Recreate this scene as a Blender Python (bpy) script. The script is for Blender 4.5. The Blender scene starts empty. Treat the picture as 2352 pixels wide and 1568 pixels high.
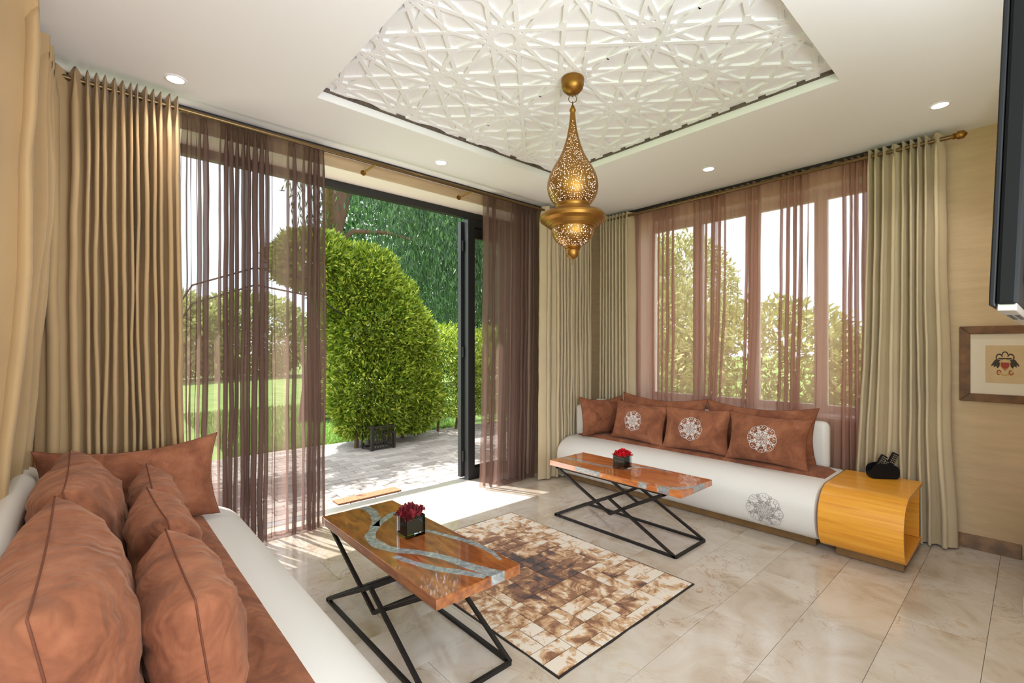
import bpy, bmesh, math, random
import numpy as np
from mathutils import Vector, Matrix, noise

random.seed(7)
rng = np.random.default_rng(7)
SC = bpy.context.scene
COL = SC.collection
PI = math.pi

# ---------------------------------------------------------------- camera
F, CX, HY, CAMZ = 1080.0, 1176.0, 796.0, 1.25           # pixels of the 2352x1568 photo; eye height in metres
YAW = math.atan2(1200.0, 1080.0)
FW = (math.cos(YAW), math.sin(YAW)); RT = (math.sin(YAW), -math.cos(YAW))
cam_d = bpy.data.cameras.new('camera'); cam = bpy.data.objects.new('camera', cam_d); COL.objects.link(cam)
cam.location = (0, 0, CAMZ); cam.rotation_euler = (PI/2, 0, -(PI/2 - YAW))
cam_d.sensor_width = 36; cam_d.lens = 36*F/2352; cam_d.shift_y = (HY-784)/2352
cam_d.clip_start = .02; cam_d.clip_end = 300
SC.camera = cam

# ---------------------------------------------------------------- world, sun, exposure
W = bpy.data.worlds.new('world'); SC.world = W; W.use_nodes = True
wbg = W.node_tree.nodes['Background']; wbg.inputs[0].default_value = (.86, .93, 1.0, 1); wbg.inputs[1].default_value = 1.55
sun_d = bpy.data.lights.new('sun', 'SUN'); sun = bpy.data.objects.new('sun', sun_d); COL.objects.link(sun)
SUN_DIR = Vector((.334, -.803, -2.45)).normalized()
sun.rotation_euler = SUN_DIR.to_track_quat('-Z', 'Y').to_euler(); sun.location = (0, 8, 12)
sun_d.energy = 7.0; sun_d.angle = .01; sun_d.color = (1, .975, .94)
def area_light(name, loc, look, sx, sy, e, col):
    d = bpy.data.lights.new(name, 'AREA'); d.shape = 'RECTANGLE'; d.size, d.size_y = sx, sy; d.energy = e; d.color = col
    o = bpy.data.objects.new(name, d); COL.objects.link(o); o.location = loc; o.rotation_euler = (Vector(look)-Vector(loc)).to_track_quat('-Z', 'Y').to_euler()
area_light('rear_fill_light', (.95, -.95, 1.25), (1.3, .1, 2.75), 1.3, 1.2, 42, (.84, .92, 1))  # added fill behind the camera, aimed up to brighten the ceiling
vs = SC.view_settings; vs.view_transform = 'Standard'; vs.look = 'None'; vs.exposure = 1.13; vs.gamma = 1; vs.use_curve_mapping = False
SC.cycles.transparent_max_bounces = 24
SC.cycles.max_bounces = 10
SC.cycles.use_denoising = True
SC.cycles.sample_clamp_indirect = 6

# ---------------------------------------------------------------- pixel helper (direction only; distance from the plane it lies on)
def onz(px, py, z=0.0):
    r = (px-CX)/F; u = (HY-py)/F; t = (z-CAMZ)/u
    return Vector(((FW[0]+r*RT[0])*t, (FW[1]+r*RT[1])*t, z))

# ---------------------------------------------------------------- materials
def s(r, g, b):
    f = lambda c: (c/12.92 if c <= .04045 else ((c+.055)/1.055)**2.4)
    return (f(r/255), f(g/255), f(b/255), 1)
MATS = {}
def new_mat(name):
    m = bpy.data.materials.new(name); m.use_nodes = True
    nt = m.node_tree; b = nt.nodes['Principled BSDF']; MATS[name] = m
    return m, nt, b
def nd(nt, typ, **kw):
    n = nt.nodes.new(typ)
    for k, v in kw.items():
        if k.startswith('i_'):
            k = k[2:]
            if k.isdigit(): k = int(k)
            else: k = k.replace('_', ' ')
            n.inputs[k].default_value = v
        else: setattr(n, k, v)
    return n
def ramp(nt, stops, interp='LINEAR'):
    n = nt.nodes.new('ShaderNodeValToRGB'); cr = n.color_ramp; cr.interpolation = interp
    while len(cr.elements) > 1: cr.elements.remove(cr.elements[-1])
    cr.elements[0].position, cr.elements[0].color = stops[0]
    for p, c in stops[1:]:
        e = cr.elements.new(p); e.color = c
    return n
def plain(name, col, rough=.6, metal=0.0, bump=0.0, bscale=200.0, vary=0.0, vscale=3.0, coat=0.0, sheen=0.0, stretch=None):
    m, nt, b = new_mat(name); L = nt.links
    b.inputs['Base Color'].default_value = col; b.inputs['Roughness'].default_value = rough; b.inputs['Metallic'].default_value = metal
    b.inputs['Coat Weight'].default_value = coat; b.inputs['Coat Roughness'].default_value = .05
    b.inputs['Sheen Weight'].default_value = sheen; b.inputs['Sheen Roughness'].default_value = .4
    tc = nd(nt, 'ShaderNodeTexCoord'); src = tc.outputs['Object']
    if stretch:
        mp = nd(nt, 'ShaderNodeMapping'); mp.inputs['Scale'].default_value = stretch; L.new(src, mp.inputs[0]); src = mp.outputs[0]
    if vary:
        n = nd(nt, 'ShaderNodeTexNoise', i_Scale=vscale, i_Detail=6.0); L.new(src, n.inputs['Vector'])
        c0 = tuple(max(0, x*(1-vary)) for x in col[:3])+(1,); c1 = tuple(min(1, x*(1+vary)) for x in col[:3])+(1,)
        r = ramp(nt, [(.3, c0), (.7, c1)]); L.new(n.outputs[0], r.inputs[0]); L.new(r.outputs[0], b.inputs['Base Color'])
    if bump:
        n2 = nd(nt, 'ShaderNodeTexNoise', i_Scale=bscale, i_Detail=4.0); L.new(src, n2.inputs['Vector'])
        bp = nd(nt, 'ShaderNodeBump', i_Strength=bump, i_Distance=.01); L.new(n2.outputs[0], bp.inputs['Height']); L.new(bp.outputs[0], b.inputs['Normal'])
    return m
def emis(name, col, st):
    m, nt, b = new_mat(name); b.inputs['Base Color'].default_value = col
    b.inputs['Emission Color'].default_value = col; b.inputs['Emission Strength'].default_value = st
    return m

plain('shadow_gap_dark', s(96, 84, 74), .9, vary=.4, vscale=30)  # dark tone standing in for shade in the ceiling panel gap
plain('grout', s(190, 166, 138), .7)
plain('ceiling_white', (.86, .86, .86, 1), .7)
plain('plaster_relief', (.84, .84, .83, 1), .8, bump=.25, bscale=260)
plain('wall_plaster', s(205, 178, 140), .75, bump=.12, bscale=30, vary=.07, vscale=5, stretch=(1, 1, 7))
plain('reveal_white', s(238, 230, 218), .7)
plain('drape', s(198, 180, 148), .85, vary=.05, vscale=4, bump=.06, bscale=900, sheen=.2)
plain('drape_shaded', s(178, 148, 106), .85, vary=.05, vscale=4, bump=.06, bscale=900, sheen=.2)  # darker copy of the khaki: shade on the left drapes is in the colour
plain('white_vinyl', s(226, 222, 216), .45, bump=.05, bscale=500)
plain('bronze', s(120, 98, 66), .35, .8)
plain('track_black', s(28, 24, 22), .5)
plain('frame_black', s(32, 32, 33), .45)
plain('window_grey', s(196, 186, 174), .45)
plain('iron_black', s(34, 30, 28), .5, .3)
plain('gloss_black', s(10, 10, 11), .55)
plain('satin_black', s(18, 18, 20), .5)
plain('silver', s(190, 188, 184), .3, .9)
plain('plinth_wood', s(120, 88, 48), .5, vary=.2, vscale=10)
plain('brass', s(156, 114, 54), .42, .95, vary=.12, vscale=12)
plain('thread_white', s(226, 220, 216), .5)
plain('thread_silver', s(168, 160, 156), .4)
plain('mat_white', s(228, 214, 192), .8)
plain('print_paper', s(208, 180, 138), .85, vary=.05, vscale=20)
plain('ink_dark', s(66, 56, 48), .8); plain('ink_red', s(158, 66, 50), .8); plain('ink_gold', s(190, 160, 90), .8)
plain('lining_green', s(26, 34, 28), .5)
plain('rose_bright', s(206, 14, 30), .55, vary=.25, vscale=40)
plain('rose_dark', s(120, 22, 34), .7, vary=.3, vscale=50)
plain('rug_edge', s(40, 28, 24), .9)
plain('bark', s(84, 62, 44), .9, bump=.6, bscale=14, vary=.3, vscale=6, stretch=(3, 3, .6))
plain('exterior_wall', s(214, 202, 186), .8)
plain('soil', s(88, 70, 54), .95, vary=.3, vscale=8)
plain('coir', s(140, 96, 66), .95, vary=.5, vscale=120, bump=.6, bscale=300)
plain('frame_wood', s(110, 72, 36), .55, vary=.45, vscale=14, bump=.25, bscale=40)
plain('base_marble', s(128, 94, 60), .3, vary=.4, vscale=18)
MATS['satin_black'].node_tree.nodes['Principled BSDF'].inputs['Specular IOR Level'].default_value = .2
MATS['gloss_black'].node_tree.nodes['Principled BSDF'].inputs['Specular IOR Level'].default_value = .15
emis('lens_glow', (1, .96, .88, 1), 9.0)
emis('lamp_liner', (1, .93, .82, 1), .9).node_tree.nodes['Principled BSDF'].inputs['Specular IOR Level'].default_value = 0

def wood(name, c0, c1, c2, scale, stretch, rough, coat=0.0):
    m, nt, b = new_mat(name); L = nt.links
    tc = nd(nt, 'ShaderNodeTexCoord'); mp = nd(nt, 'ShaderNodeMapping'); mp.inputs['Scale'].default_value = stretch
    L.new(tc.outputs['Object'], mp.inputs[0])
    n = nd(nt, 'ShaderNodeTexNoise', i_Scale=scale, i_Detail=7.0, i_Roughness=.62, i_Distortion=.4); L.new(mp.outputs[0], n.inputs['Vector'])
    r = ramp(nt, [(.28, c0), (.5, c1), (.72, c2)]); L.new(n.outputs[0], r.inputs[0]); L.new(r.outputs[0], b.inputs['Base Color'])
    b.inputs['Roughness'].default_value = rough; b.inputs['Coat Weight'].default_value = coat; b.inputs['Coat Roughness'].default_value = .03
    return m
wood('veneer', s(214, 138, 34), s(232, 160, 48), s(240, 176, 66), 6, (9, .35, 9), .35, .3)
wood('tabletop_wood', s(92, 40, 14), s(150, 78, 26), s(186, 116, 44), 5, (6, 1.2, 6), .3, 1.0)
wood('tabletop_orange', s(150, 70, 22), s(196, 104, 32), s(222, 142, 58), 5, (6, 1.2, 6), .3, 1.0)
for k_m in ('tabletop_wood', 'tabletop_orange'): MATS[k_m].node_tree.nodes['Principled BSDF'].inputs['Coat IOR'].default_value = 2.1

def marble():
    m, nt, b = new_mat('floor_marble'); L = nt.links
    tc = nd(nt, 'ShaderNodeTexCoord'); oi = nd(nt, 'ShaderNodeObjectInfo')
    mul = nd(nt, 'ShaderNodeVectorMath', operation='SCALE', i_Scale=37.0)
    cmb = nd(nt, 'ShaderNodeCombineXYZ'); L.new(oi.outputs['Random'], cmb.inputs[0]); L.new(oi.outputs['Random'], cmb.inputs[1])
    L.new(cmb.outputs[0], mul.inputs[0])
    add = nd(nt, 'ShaderNodeVectorMath', operation='ADD'); L.new(tc.outputs['Object'], add.inputs[0]); L.new(mul.outputs[0], add.inputs[1])
    n1 = nd(nt, 'ShaderNodeTexNoise', i_Scale=3.2, i_Detail=6.0, i_Roughness=.6, i_Distortion=.8); L.new(add.outputs[0], n1.inputs['Vector'])
    r1 = ramp(nt, [(.3, s(178, 158, 136)), (.46, s(198, 184, 166)), (.62, s(208, 198, 186)), (.74, s(198, 172, 138))]); L.new(n1.outputs[0], r1.inputs[0])
    n2 = nd(nt, 'ShaderNodeTexNoise', i_Scale=4.4, i_Detail=8.0, i_Roughness=.62, i_Distortion=1.7); L.new(add.outputs[0], n2.inputs['Vector'])
    sub = nd(nt, 'ShaderNodeMath', operation='SUBTRACT', i_1=.5); L.new(n2.outputs[0], sub.inputs[0])
    ab = nd(nt, 'ShaderNodeMath', operation='ABSOLUTE'); L.new(sub.outputs[0], ab.inputs[0])
    r2 = ramp(nt, [(0, (1, 1, 1, 1)), (.016, (0, 0, 0, 1))]); L.new(ab.outputs[0], r2.inputs[0])
    n3 = nd(nt, 'ShaderNodeTexNoise', i_Scale=2.0, i_Detail=2.0); L.new(add.outputs[0], n3.inputs['Vector'])
    r3 = ramp(nt, [(.45, (0, 0, 0, 1)), (.62, (.75, .75, .75, 1))]); L.new(n3.outputs[0], r3.inputs[0])
    mm = nd(nt, 'ShaderNodeMath', operation='MULTIPLY'); L.new(r2.outputs[0], mm.inputs[0]); L.new(r3.outputs[0], mm.inputs[1])
    mx = nd(nt, 'ShaderNodeMix', data_type='RGBA'); L.new(mm.outputs[0], mx.inputs[0]); L.new(r1.outputs[0], mx.inputs[6]); mx.inputs[7].default_value = s(150, 112, 78)
    # every slab a slightly different tone
    hs = nd(nt, 'ShaderNodeHueSaturation'); mr = nd(nt, 'ShaderNodeMapRange', i_3=.96, i_4=1.04); L.new(oi.outputs['Random'], mr.inputs[0])
    L.new(mr.outputs[0], hs.inputs['Value']); L.new(mx.outputs[2], hs.inputs['Color']); L.new(hs.outputs[0], b.inputs['Base Color'])
    b.inputs['Roughness'].default_value = .16; b.inputs['Coat Weight'].default_value = .25; b.inputs['Coat Roughness'].default_value = .06
marble()

def suede(name, lo, mid, hi):
    m, nt, b = new_mat(name); L = nt.links
    tc = nd(nt, 'ShaderNodeTexCoord'); oi = nd(nt, 'ShaderNodeObjectInfo')
    add = nd(nt, 'ShaderNodeVectorMath', operation='ADD'); L.new(tc.outputs['Object'], add.inputs[0]); L.new(oi.outputs['Random'], add.inputs[1])
    n = nd(nt, 'ShaderNodeTexNoise', i_Scale=7.0, i_Detail=7.0, i_Roughness=.65, i_Distortion=.9); L.new(add.outputs[0], n.inputs['Vector'])
    r = ramp(nt, [(.3, lo), (.5, mid), (.72, hi)]); L.new(n.outputs[0], r.inputs[0]); L.new(r.outputs[0], b.inputs['Base Color'])
    b.inputs['Roughness'].default_value = .9; b.inputs['Sheen Weight'].default_value = .2; b.inputs['Sheen Roughness'].default_value = .35
    b.inputs['Sheen Tint'].default_value = s(240, 190, 160)
    n2 = nd(nt, 'ShaderNodeTexNoise', i_Scale=600.0); L.new(add.outputs[0], n2.inputs['Vector'])
    bp = nd(nt, 'ShaderNodeBump', i_Strength=.12, i_Distance=.004); L.new(n2.outputs[0], bp.inputs['Height'])
    n3 = nd(nt, 'ShaderNodeTexNoise', i_Scale=6.0, i_Detail=2.0, i_Distortion=1.6); L.new(add.outputs[0], n3.inputs['Vector'])
    b3 = nd(nt, 'ShaderNodeBump', i_Strength=.45, i_Distance=.05); L.new(n3.outputs[0], b3.inputs['Height']); L.new(bp.outputs[0], b3.inputs['Normal']); L.new(b3.outputs[0], b.inputs['Normal'])
suede('suede', s(106, 60, 38), s(138, 82, 54), s(162, 104, 73))
plain('suede_seam', s(104, 56, 36), .9)

def sheer(name, col, opaque):
    m, nt, b = new_mat(name); L = nt.links; nt.nodes.remove(b); out = nt.nodes['Material Output']
    tr = nd(nt, 'ShaderNodeBsdfTransparent'); tl = nd(nt, 'ShaderNodeBsdfTranslucent'); df = nd(nt, 'ShaderNodeBsdfDiffuse')
    tl.inputs[0].default_value = col; df.inputs[0].default_value = col
    a = nd(nt, 'ShaderNodeMixShader', i_0=.5); L.new(df.outputs[0], a.inputs[1]); L.new(tl.outputs[0], a.inputs[2])
    mx = nd(nt, 'ShaderNodeMixShader', i_0=opaque); L.new(tr.outputs[0], mx.inputs[1]); L.new(a.outputs[0], mx.inputs[2])
    L.new(mx.outputs[0], out.inputs[0])
sheer('sheer_brown', s(140, 112, 102), .7)
sheer('sheer_backlit', s(206, 164, 148), .66)  # lighter copy of the brown sheer: light from outside is in the colour

def glass(name, col=(1, 1, 1, 1), refl=.08):
    m, nt, b = new_mat(name); L = nt.links; nt.nodes.remove(b); out = nt.nodes['Material Output']
    tr = nd(nt, 'ShaderNodeBsdfTransparent'); tr.inputs[0].default_value = col
    gl = nd(nt, 'ShaderNodeBsdfGlossy'); gl.inputs['Roughness'].default_value = .02
    fr = nd(nt, 'ShaderNodeFresnel', i_IOR=1.45)
    mx = nd(nt, 'ShaderNodeMixShader'); L.new(fr.outputs[0], mx.inputs[0]); L.new(tr.outputs[0], mx.inputs[1]); L.new(gl.outputs[0], mx.inputs[2]); L.new(mx.outputs[0], out.inputs[0])
glass('pane_glass'); glass('vase_glass', (.92, .96, .94, 1))

def resin():
    m, nt, b = new_mat('resin'); L = nt.links
    tc = nd(nt, 'ShaderNodeTexCoord')
    n = nd(nt, 'ShaderNodeTexNoise', i_Scale=22.0, i_Detail=6.0, i_Distortion=2.0); L.new(tc.outputs['Object'], n.inputs['Vector'])
    r = ramp(nt, [(.3, s(130, 134, 134)), (.55, s(168, 172, 172)), (.75, s(200, 204, 202))]); L.new(n.outputs[0], r.inputs[0]); L.new(r.outputs[0], b.inputs['Base Color'])
    b.inputs['Roughness'].default_value = .2; b.inputs['Coat Weight'].default_value = 1; b.inputs['Coat Roughness'].default_value = .03; b.inputs['Metallic'].default_value = .25
resin()

def pierced():
    m, nt, b = new_mat('pierced_brass'); L = nt.links; out = nt.nodes['Material Output']
    b.inputs['Base Color'].default_value = s(156, 114, 54); b.inputs['Metallic'].default_value = .95; b.inputs['Roughness'].default_value = .45
    tc = nd(nt, 'ShaderNodeTexCoord')
    v = nd(nt, 'ShaderNodeTexVoronoi', i_Scale=120.0, i_Randomness=.6); L.new(tc.outputs['Object'], v.inputs['Vector'])
    r = ramp(nt, [(.24, (1, 1, 1, 1)), (.28, (0, 0, 0, 1))]); L.new(v.outputs['Distance'], r.inputs[0])
    tr = nd(nt, 'ShaderNodeBsdfTransparent'); mx = nd(nt, 'ShaderNodeMixShader')
    L.new(r.outputs[0], mx.inputs[0]); L.new(b.outputs[0], mx.inputs[1]); L.new(tr.outputs[0], mx.inputs[2]); L.new(mx.outputs[0], out.inputs[0])
pierced()

def hide():
    m, nt, b = new_mat('cowhide'); L = nt.links
    tc = nd(nt, 'ShaderNodeTexCoord'); oi = nd(nt, 'ShaderNodeObjectInfo')
    mul = nd(nt, 'ShaderNodeVectorMath', operation='SCALE', i_Scale=.55)
    cmb = nd(nt, 'ShaderNodeCombineXYZ'); L.new(oi.outputs['Random'], cmb.inputs[0]); L.new(oi.outputs['Random'], cmb.inputs[2]); L.new(cmb.outputs[0], mul.inputs[0])
    add = nd(nt, 'ShaderNodeVectorMath', operation='ADD'); L.new(tc.outputs['Object'], add.inputs[0]); L.new(mul.outputs[0], add.inputs[1])
    n = nd(nt, 'ShaderNodeTexNoise', i_Scale=10.0, i_Detail=6.0, i_Roughness=.66, i_Distortion=.6); L.new(add.outputs[0], n.inputs['Vector'])
    # the hides sewn in the middle of the rug are darker than those along its border
    ln = nd(nt, 'ShaderNodeVectorMath', operation='LENGTH'); sc = nd(nt, 'ShaderNodeMapping'); sc.inputs['Scale'].default_value = (1.55, 1.1, 0); L.new(tc.outputs['Object'], sc.inputs[0]); L.new(sc.outputs[0], ln.inputs[0])
    mr = nd(nt, 'ShaderNodeMapRange', i_1=.1, i_2=.85, i_3=.17, i_4=-.05); L.new(ln.outputs['Value'], mr.inputs[0])
    mr2 = nd(nt, 'ShaderNodeMapRange', i_3=-.05, i_4=.05); L.new(oi.outputs['Random'], mr2.inputs[0])
    a1 = nd(nt, 'ShaderNodeMath', operation='ADD'); L.new(n.outputs[0], a1.inputs[0]); L.new(mr.outputs[0], a1.inputs[1])
    a2 = nd(nt, 'ShaderNodeMath', operation='ADD'); L.new(a1.outputs[0], a2.inputs[0]); L.new(mr2.outputs[0], a2.inputs[1])
    r = ramp(nt, [(.45, s(222, 208, 190)), (.475, s(206, 170, 130)), (.54, s(184, 140, 98)), (.565, s(146, 98, 60)), (.655, s(116, 72, 42)), (.68, s(84, 48, 32)), (.75, s(60, 36, 28)), (.77, s(38, 24, 24))]); L.new(a2.outputs[0], r.inputs[0]); L.new(r.outputs[0], b.inputs['Base Color'])
    b.inputs['Roughness'].default_value = .7; b.inputs['Sheen Weight'].default_value = .2
hide()

def leafmat(name, c0, c1, c2, trans=.35):
    m, nt, b = new_mat(name); L = nt.links; out = nt.nodes['Material Output']
    g = nd(nt, 'ShaderNodeNewGeometry')
    r = ramp(nt, [(0, c0), (.5, c1), (1, c2)]); L.new(g.outputs['Random Per Island'], r.inputs[0]); L.new(r.outputs[0], b.inputs['Base Color'])
    b.inputs['Roughness'].default_value = .45
    tl = nd(nt, 'ShaderNodeBsdfTranslucent'); L.new(r.outputs[0], tl.inputs[0])
    mx = nd(nt, 'ShaderNodeMixShader', i_0=trans); L.new(b.outputs[0], mx.inputs[1]); L.new(tl.outputs[0], mx.inputs[2]); L.new(mx.outputs[0], out.inputs[0])
leafmat('leaf_hedge', s(72, 98, 20), s(122, 146, 36), s(188, 198, 78))
leafmat('leaf_willow', s(36, 62, 36), s(58, 92, 50), s(96, 132, 74))
leafmat('leaf_far', s(52, 78, 44), s(84, 112, 58), s(140, 156, 92))
leafmat('leaf_bright', s(120, 140, 70), s(164, 178, 96), s(206, 208, 140))
leafmat('grass_blade', s(96, 134, 54), s(124, 156, 72), s(160, 184, 98))
plain('lawn', s(120, 150, 74), .95, vary=.25, vscale=2.5, bump=.4, bscale=60)

def paver_mat():
    m, nt, b = new_mat('paver'); L = nt.links
    oi = nd(nt, 'ShaderNodeObjectInfo'); g = nd(nt, 'ShaderNodeNewGeometry'); tc = nd(nt, 'ShaderNodeTexCoord')
    ad = nd(nt, 'ShaderNodeMath', operation='ADD'); L.new(oi.outputs['Random'], ad.inputs[0]); L.new(g.outputs['Random Per Island'], ad.inputs[1])
    fr = nd(nt, 'ShaderNodeMath', operation='FRACT'); L.new(ad.outputs[0], fr.inputs[0])
    r = ramp(nt, [(0, s(136, 127, 119)), (.5, s(154, 145, 137)), (1, s(170, 162, 154))]); L.new(fr.outputs[0], r.inputs[0])
    n = nd(nt, 'ShaderNodeTexNoise', i_Scale=40.0, i_Detail=5.0); L.new(tc.outputs['Object'], n.inputs['Vector'])
    mx = nd(nt, 'ShaderNodeMix', data_type='RGBA', blend_type='MULTIPLY'); mx.inputs[0].default_value = .5; L.new(r.outputs[0], mx.inputs[6])
    r2 = ramp(nt, [(.3, (.6, .6, .6, 1)), (.6, (1, 1, 1, 1))]); L.new(n.outputs[0], r2.inputs[0]); L.new(r2.outputs[0], mx.inputs[7]); L.new(mx.outputs[2], b.inputs['Base Color'])
    b.inputs['Roughness'].default_value = .8
paver_mat()

# ---------------------------------------------------------------- mesh helpers
class MB:
    def __init__(self): self.v = []; self.f = []
    def add(self, v, f):
        o = len(self.v); self.v += [tuple(p) for p in v]; self.f += [tuple(i+o for i in q) for q in f]; return self
    def box(self, x0, x1, y0, y1, z0, z1):
        return self.add([(x0, y0, z0), (x1, y0, z0), (x1, y1, z0), (x0, y1, z0), (x0, y0, z1), (x1, y0, z1), (x1, y1, z1), (x0, y1, z1)],
                        [(0, 3, 2, 1), (4, 5, 6, 7), (0, 1, 5, 4), (1, 2, 6, 5), (2, 3, 7, 6), (3, 0, 4, 7)])
    def tube(self, pts, r, n=10, cap=True):
        pts = [Vector(p) for p in pts]; rs = r if isinstance(r, (list, tuple)) else [r]*len(pts)
        rings = []; prev = None
        for i, p in enumerate(pts):
            t = (pts[min(i+1, len(pts)-1)]-pts[max(i-1, 0)]).normalized()
            if prev is None:
                a = Vector((0, 0, 1)) if abs(t.z) < .9 else Vector((1, 0, 0)); u = t.cross(a).normalized()
            else:
                u = (prev-t*prev.dot(t)).normalized()
            prev = u; w = t.cross(u)
            rings.append([p+(u*math.cos(2*PI*k/n)+w*math.sin(2*PI*k/n))*rs[i] for k in range(n)])
        v = [q for ring in rings for q in ring]; f = []
        for i in range(len(rings)-1):
            for k in range(n): f.append((i*n+k, i*n+(k+1) % n, (i+1)*n+(k+1) % n, (i+1)*n+k))
        if cap: f += [tuple(range(n-1, -1, -1)), tuple((len(rings)-1)*n+k for k in range(n))]
        return self.add(v, f)
    def bar(self, a, b, w, up=(0, 0, 1)):
        a, b = Vector(a), Vector(b); t = (b-a).normalized(); up = Vector(up)
        if abs(t.dot(up)) > .98: up = Vector((1, 0, 0))
        u = t.cross(up).normalized()*w/2; q = u.cross(t).normalized()*w/2
        v = [a-u-q, a+u-q, a+u+q, a-u+q, b-u-q, b+u-q, b+u+q, b-u+q]
        return self.add(v, [(0, 3, 2, 1), (4, 5, 6, 7), (0, 1, 5, 4), (1, 2, 6, 5), (2, 3, 7, 6), (3, 0, 4, 7)])
    def lathe(self, prof, n=40, c=(0, 0, 0)):
        v = []; f = []
        for r, z in prof:
            for k in range(n): v.append((c[0]+r*math.cos(2*PI*k/n), c[1]+r*math.sin(2*PI*k/n), c[2]+z))
        for i in range(len(prof)-1):
            for k in range(n): f.append((i*n+k, i*n+(k+1) % n, (i+1)*n+(k+1) % n, (i+1)*n+k))
        return self.add(v, f)
    def prism(self, prof, axis, a0, a1):
        """closed outline (p, q) extruded: axis 'y' -> (p, y, q), axis 'x' -> (x, p, q), axis 'z' -> (p, q, z)"""
        def P(p, q, a): return (p, a, q) if axis == 'y' else ((a, p, q) if axis == 'x' else (p, q, a))
        n = len(prof); v = [P(p, q, a0) for p, q in prof]+[P(p, q, a1) for p, q in prof]
        f = [(i, (i+1) % n, n+(i+1) % n, n+i) for i in range(n)]+[tuple(range(n-1, -1, -1)), tuple(range(n, 2*n))]
        return self.add(v, f)
    def build(self, name, mat, parent=None, smooth=None, bevel=0, bseg=2, recalc=True):
        me = bpy.data.meshes.new(name); me.from_pydata(self.v, [], self.f)
        if bevel or recalc:
            bm = bmesh.new(); bm.from_mesh(me)
            if recalc: bmesh.ops.recalc_face_normals(bm, faces=bm.faces)
            if bevel:
                es = [e for e in bm.edges if len(e.link_faces) == 2 and e.calc_face_angle(0) > .5]
                bmesh.ops.bevel(bm, geom=es, offset=bevel, segments=bseg, profile=.5, affect='EDGES')
            bm.to_mesh(me); bm.free()
        if smooth is not None:
            me.polygons.foreach_set('use_smooth', [True]*len(me.polygons))
            if smooth < 3: me.set_sharp_from_angle(angle=smooth)
        me.materials.append(MATS[mat])
        return link(name, me, parent)
def link(name, me, parent=None):
    o = bpy.data.objects.new(name, me); COL.objects.link(o)
    if parent is not None:
        o.parent = parent
        if parent.get('world_parts'): o.matrix_parent_inverse = Matrix.Translation(-Vector(parent.location))
    return o
def tag(o, label=None, cat=None, group=None, kind=None):
    if label: o['label'] = label
    if cat: o['category'] = cat
    if group: o['group'] = group
    if kind: o['kind'] = kind
    return o
def thing(name, label, cat, loc=(0, 0, 0), rot=(0, 0, 0), group=None, kind=None, world=False):
    o = bpy.data.objects.new(name, None); COL.objects.link(o); o.location = loc; o.rotation_euler = rot; o.empty_display_size = .1
    if world: o['world_parts'] = 1
    return tag(o, label, cat, group, kind)
def struct(o, label, cat): return tag(o, label, cat, kind='structure')

# ================================================================= THE ROOM
H = 2.60                     # ceiling
XA0, XB = -0.52, 4.08        # wall_left face, wall_right face
YA, YF, YO = 3.30, 3.57, 3.60 # wall_back inner face, door frame plane, outer face
TX0, TX1, TY0, TY1 = .92, 2.83, .66, 2.60   # ceiling tray

# floor of marble slabs, each a part of the floor
fl = struct(MB().box(-.6, 4.3, -1.2, YO, -.12, -.012).build('floor', 'grout'), 'polished cream marble floor laid in long slabs', 'floor')
TL, TW = .60, .295
tile_cache = {}
def tile(x0, x1, y0, y1):
    g = .0007; k = (round(x1-x0, 4), round(y1-y0, 4))
    if k not in tile_cache:
        mb = MB().box(g-k[0]/2, k[0]/2-g, g-k[1]/2, k[1]/2-g, -.012, 0)
        o = mb.build('marble_slab', 'floor_marble', fl, bevel=.0008, bseg=1); tile_cache[k] = o.data
    else: o = link('marble_slab', tile_cache[k], fl)
    o.location = ((x0+x1)/2, (y0+y1)/2, random.uniform(-.0003, 0))
row = 0; y = .135-TW*4
while y < YO-.01:
    y1 = min(y+TW, YO-.002); x = -.6-(.3 if row % 2 else 0)-.2
    while x < 4.28:
        x0, x1 = max(x, -.6), min(x+TL, 4.28)
        if x1-x0 > .05 and y1-y > .02: tile(x0, x1, y, y1)
        x += TL
    y += TW; row += 1

# ceiling with square recess holding the carved plaster panel
mb = MB()
mb.box(XA0-.3, TX0, -1.2, YO, H, H+.3).box(TX1, XB+.3, -1.2, YO, H, H+.3).box(TX0, TX1, -1.2, TY0, H, H+.3).box(TX0, TX1, TY1, YO, H, H+.3)
mb.box(TX0-.05, TX1+.05, TY0-.05, TY1+.05, H+.12, H+.3)
ceil = struct(mb.build('ceiling', 'ceiling_white'), 'smooth white ceiling with a square recess', 'ceiling')

# carved panel: twelve-pointed star strapwork on a square grid
panel = thing('carved_ceiling_panel', 'carved white plaster panel of twelve-pointed stars set in the ceiling recess', 'ceiling panel', ((TX0+TX1)/2, (TY0+TY1)/2, H+.055), world=True)
E0 = .012
px0, px1, py0, py1 = TX0+E0, TX1-E0, TY0+E0, TY1-E0
ZP = H+.062
MB().box(px0+.004, px1-.004, py0+.004, py1-.004, ZP, ZP+.03).build('backing', 'plaster_relief', panel)
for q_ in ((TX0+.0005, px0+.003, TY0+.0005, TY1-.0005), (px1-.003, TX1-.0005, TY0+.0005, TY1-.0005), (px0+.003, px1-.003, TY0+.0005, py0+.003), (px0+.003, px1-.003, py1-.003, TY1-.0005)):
    MB().box(*q_, H+.044, ZP+.02).build('shadow_gap_strip', 'shadow_gap_dark', panel)  # dark strips paint the shadow in the gap around the panel
P = .462; R = P/2; gx, gy = 1.875, 1.62
segs = []
def M(k, c): return (c[0]+R*math.cos(PI/6*k), c[1]+R*math.sin(PI/6*k))
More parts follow.
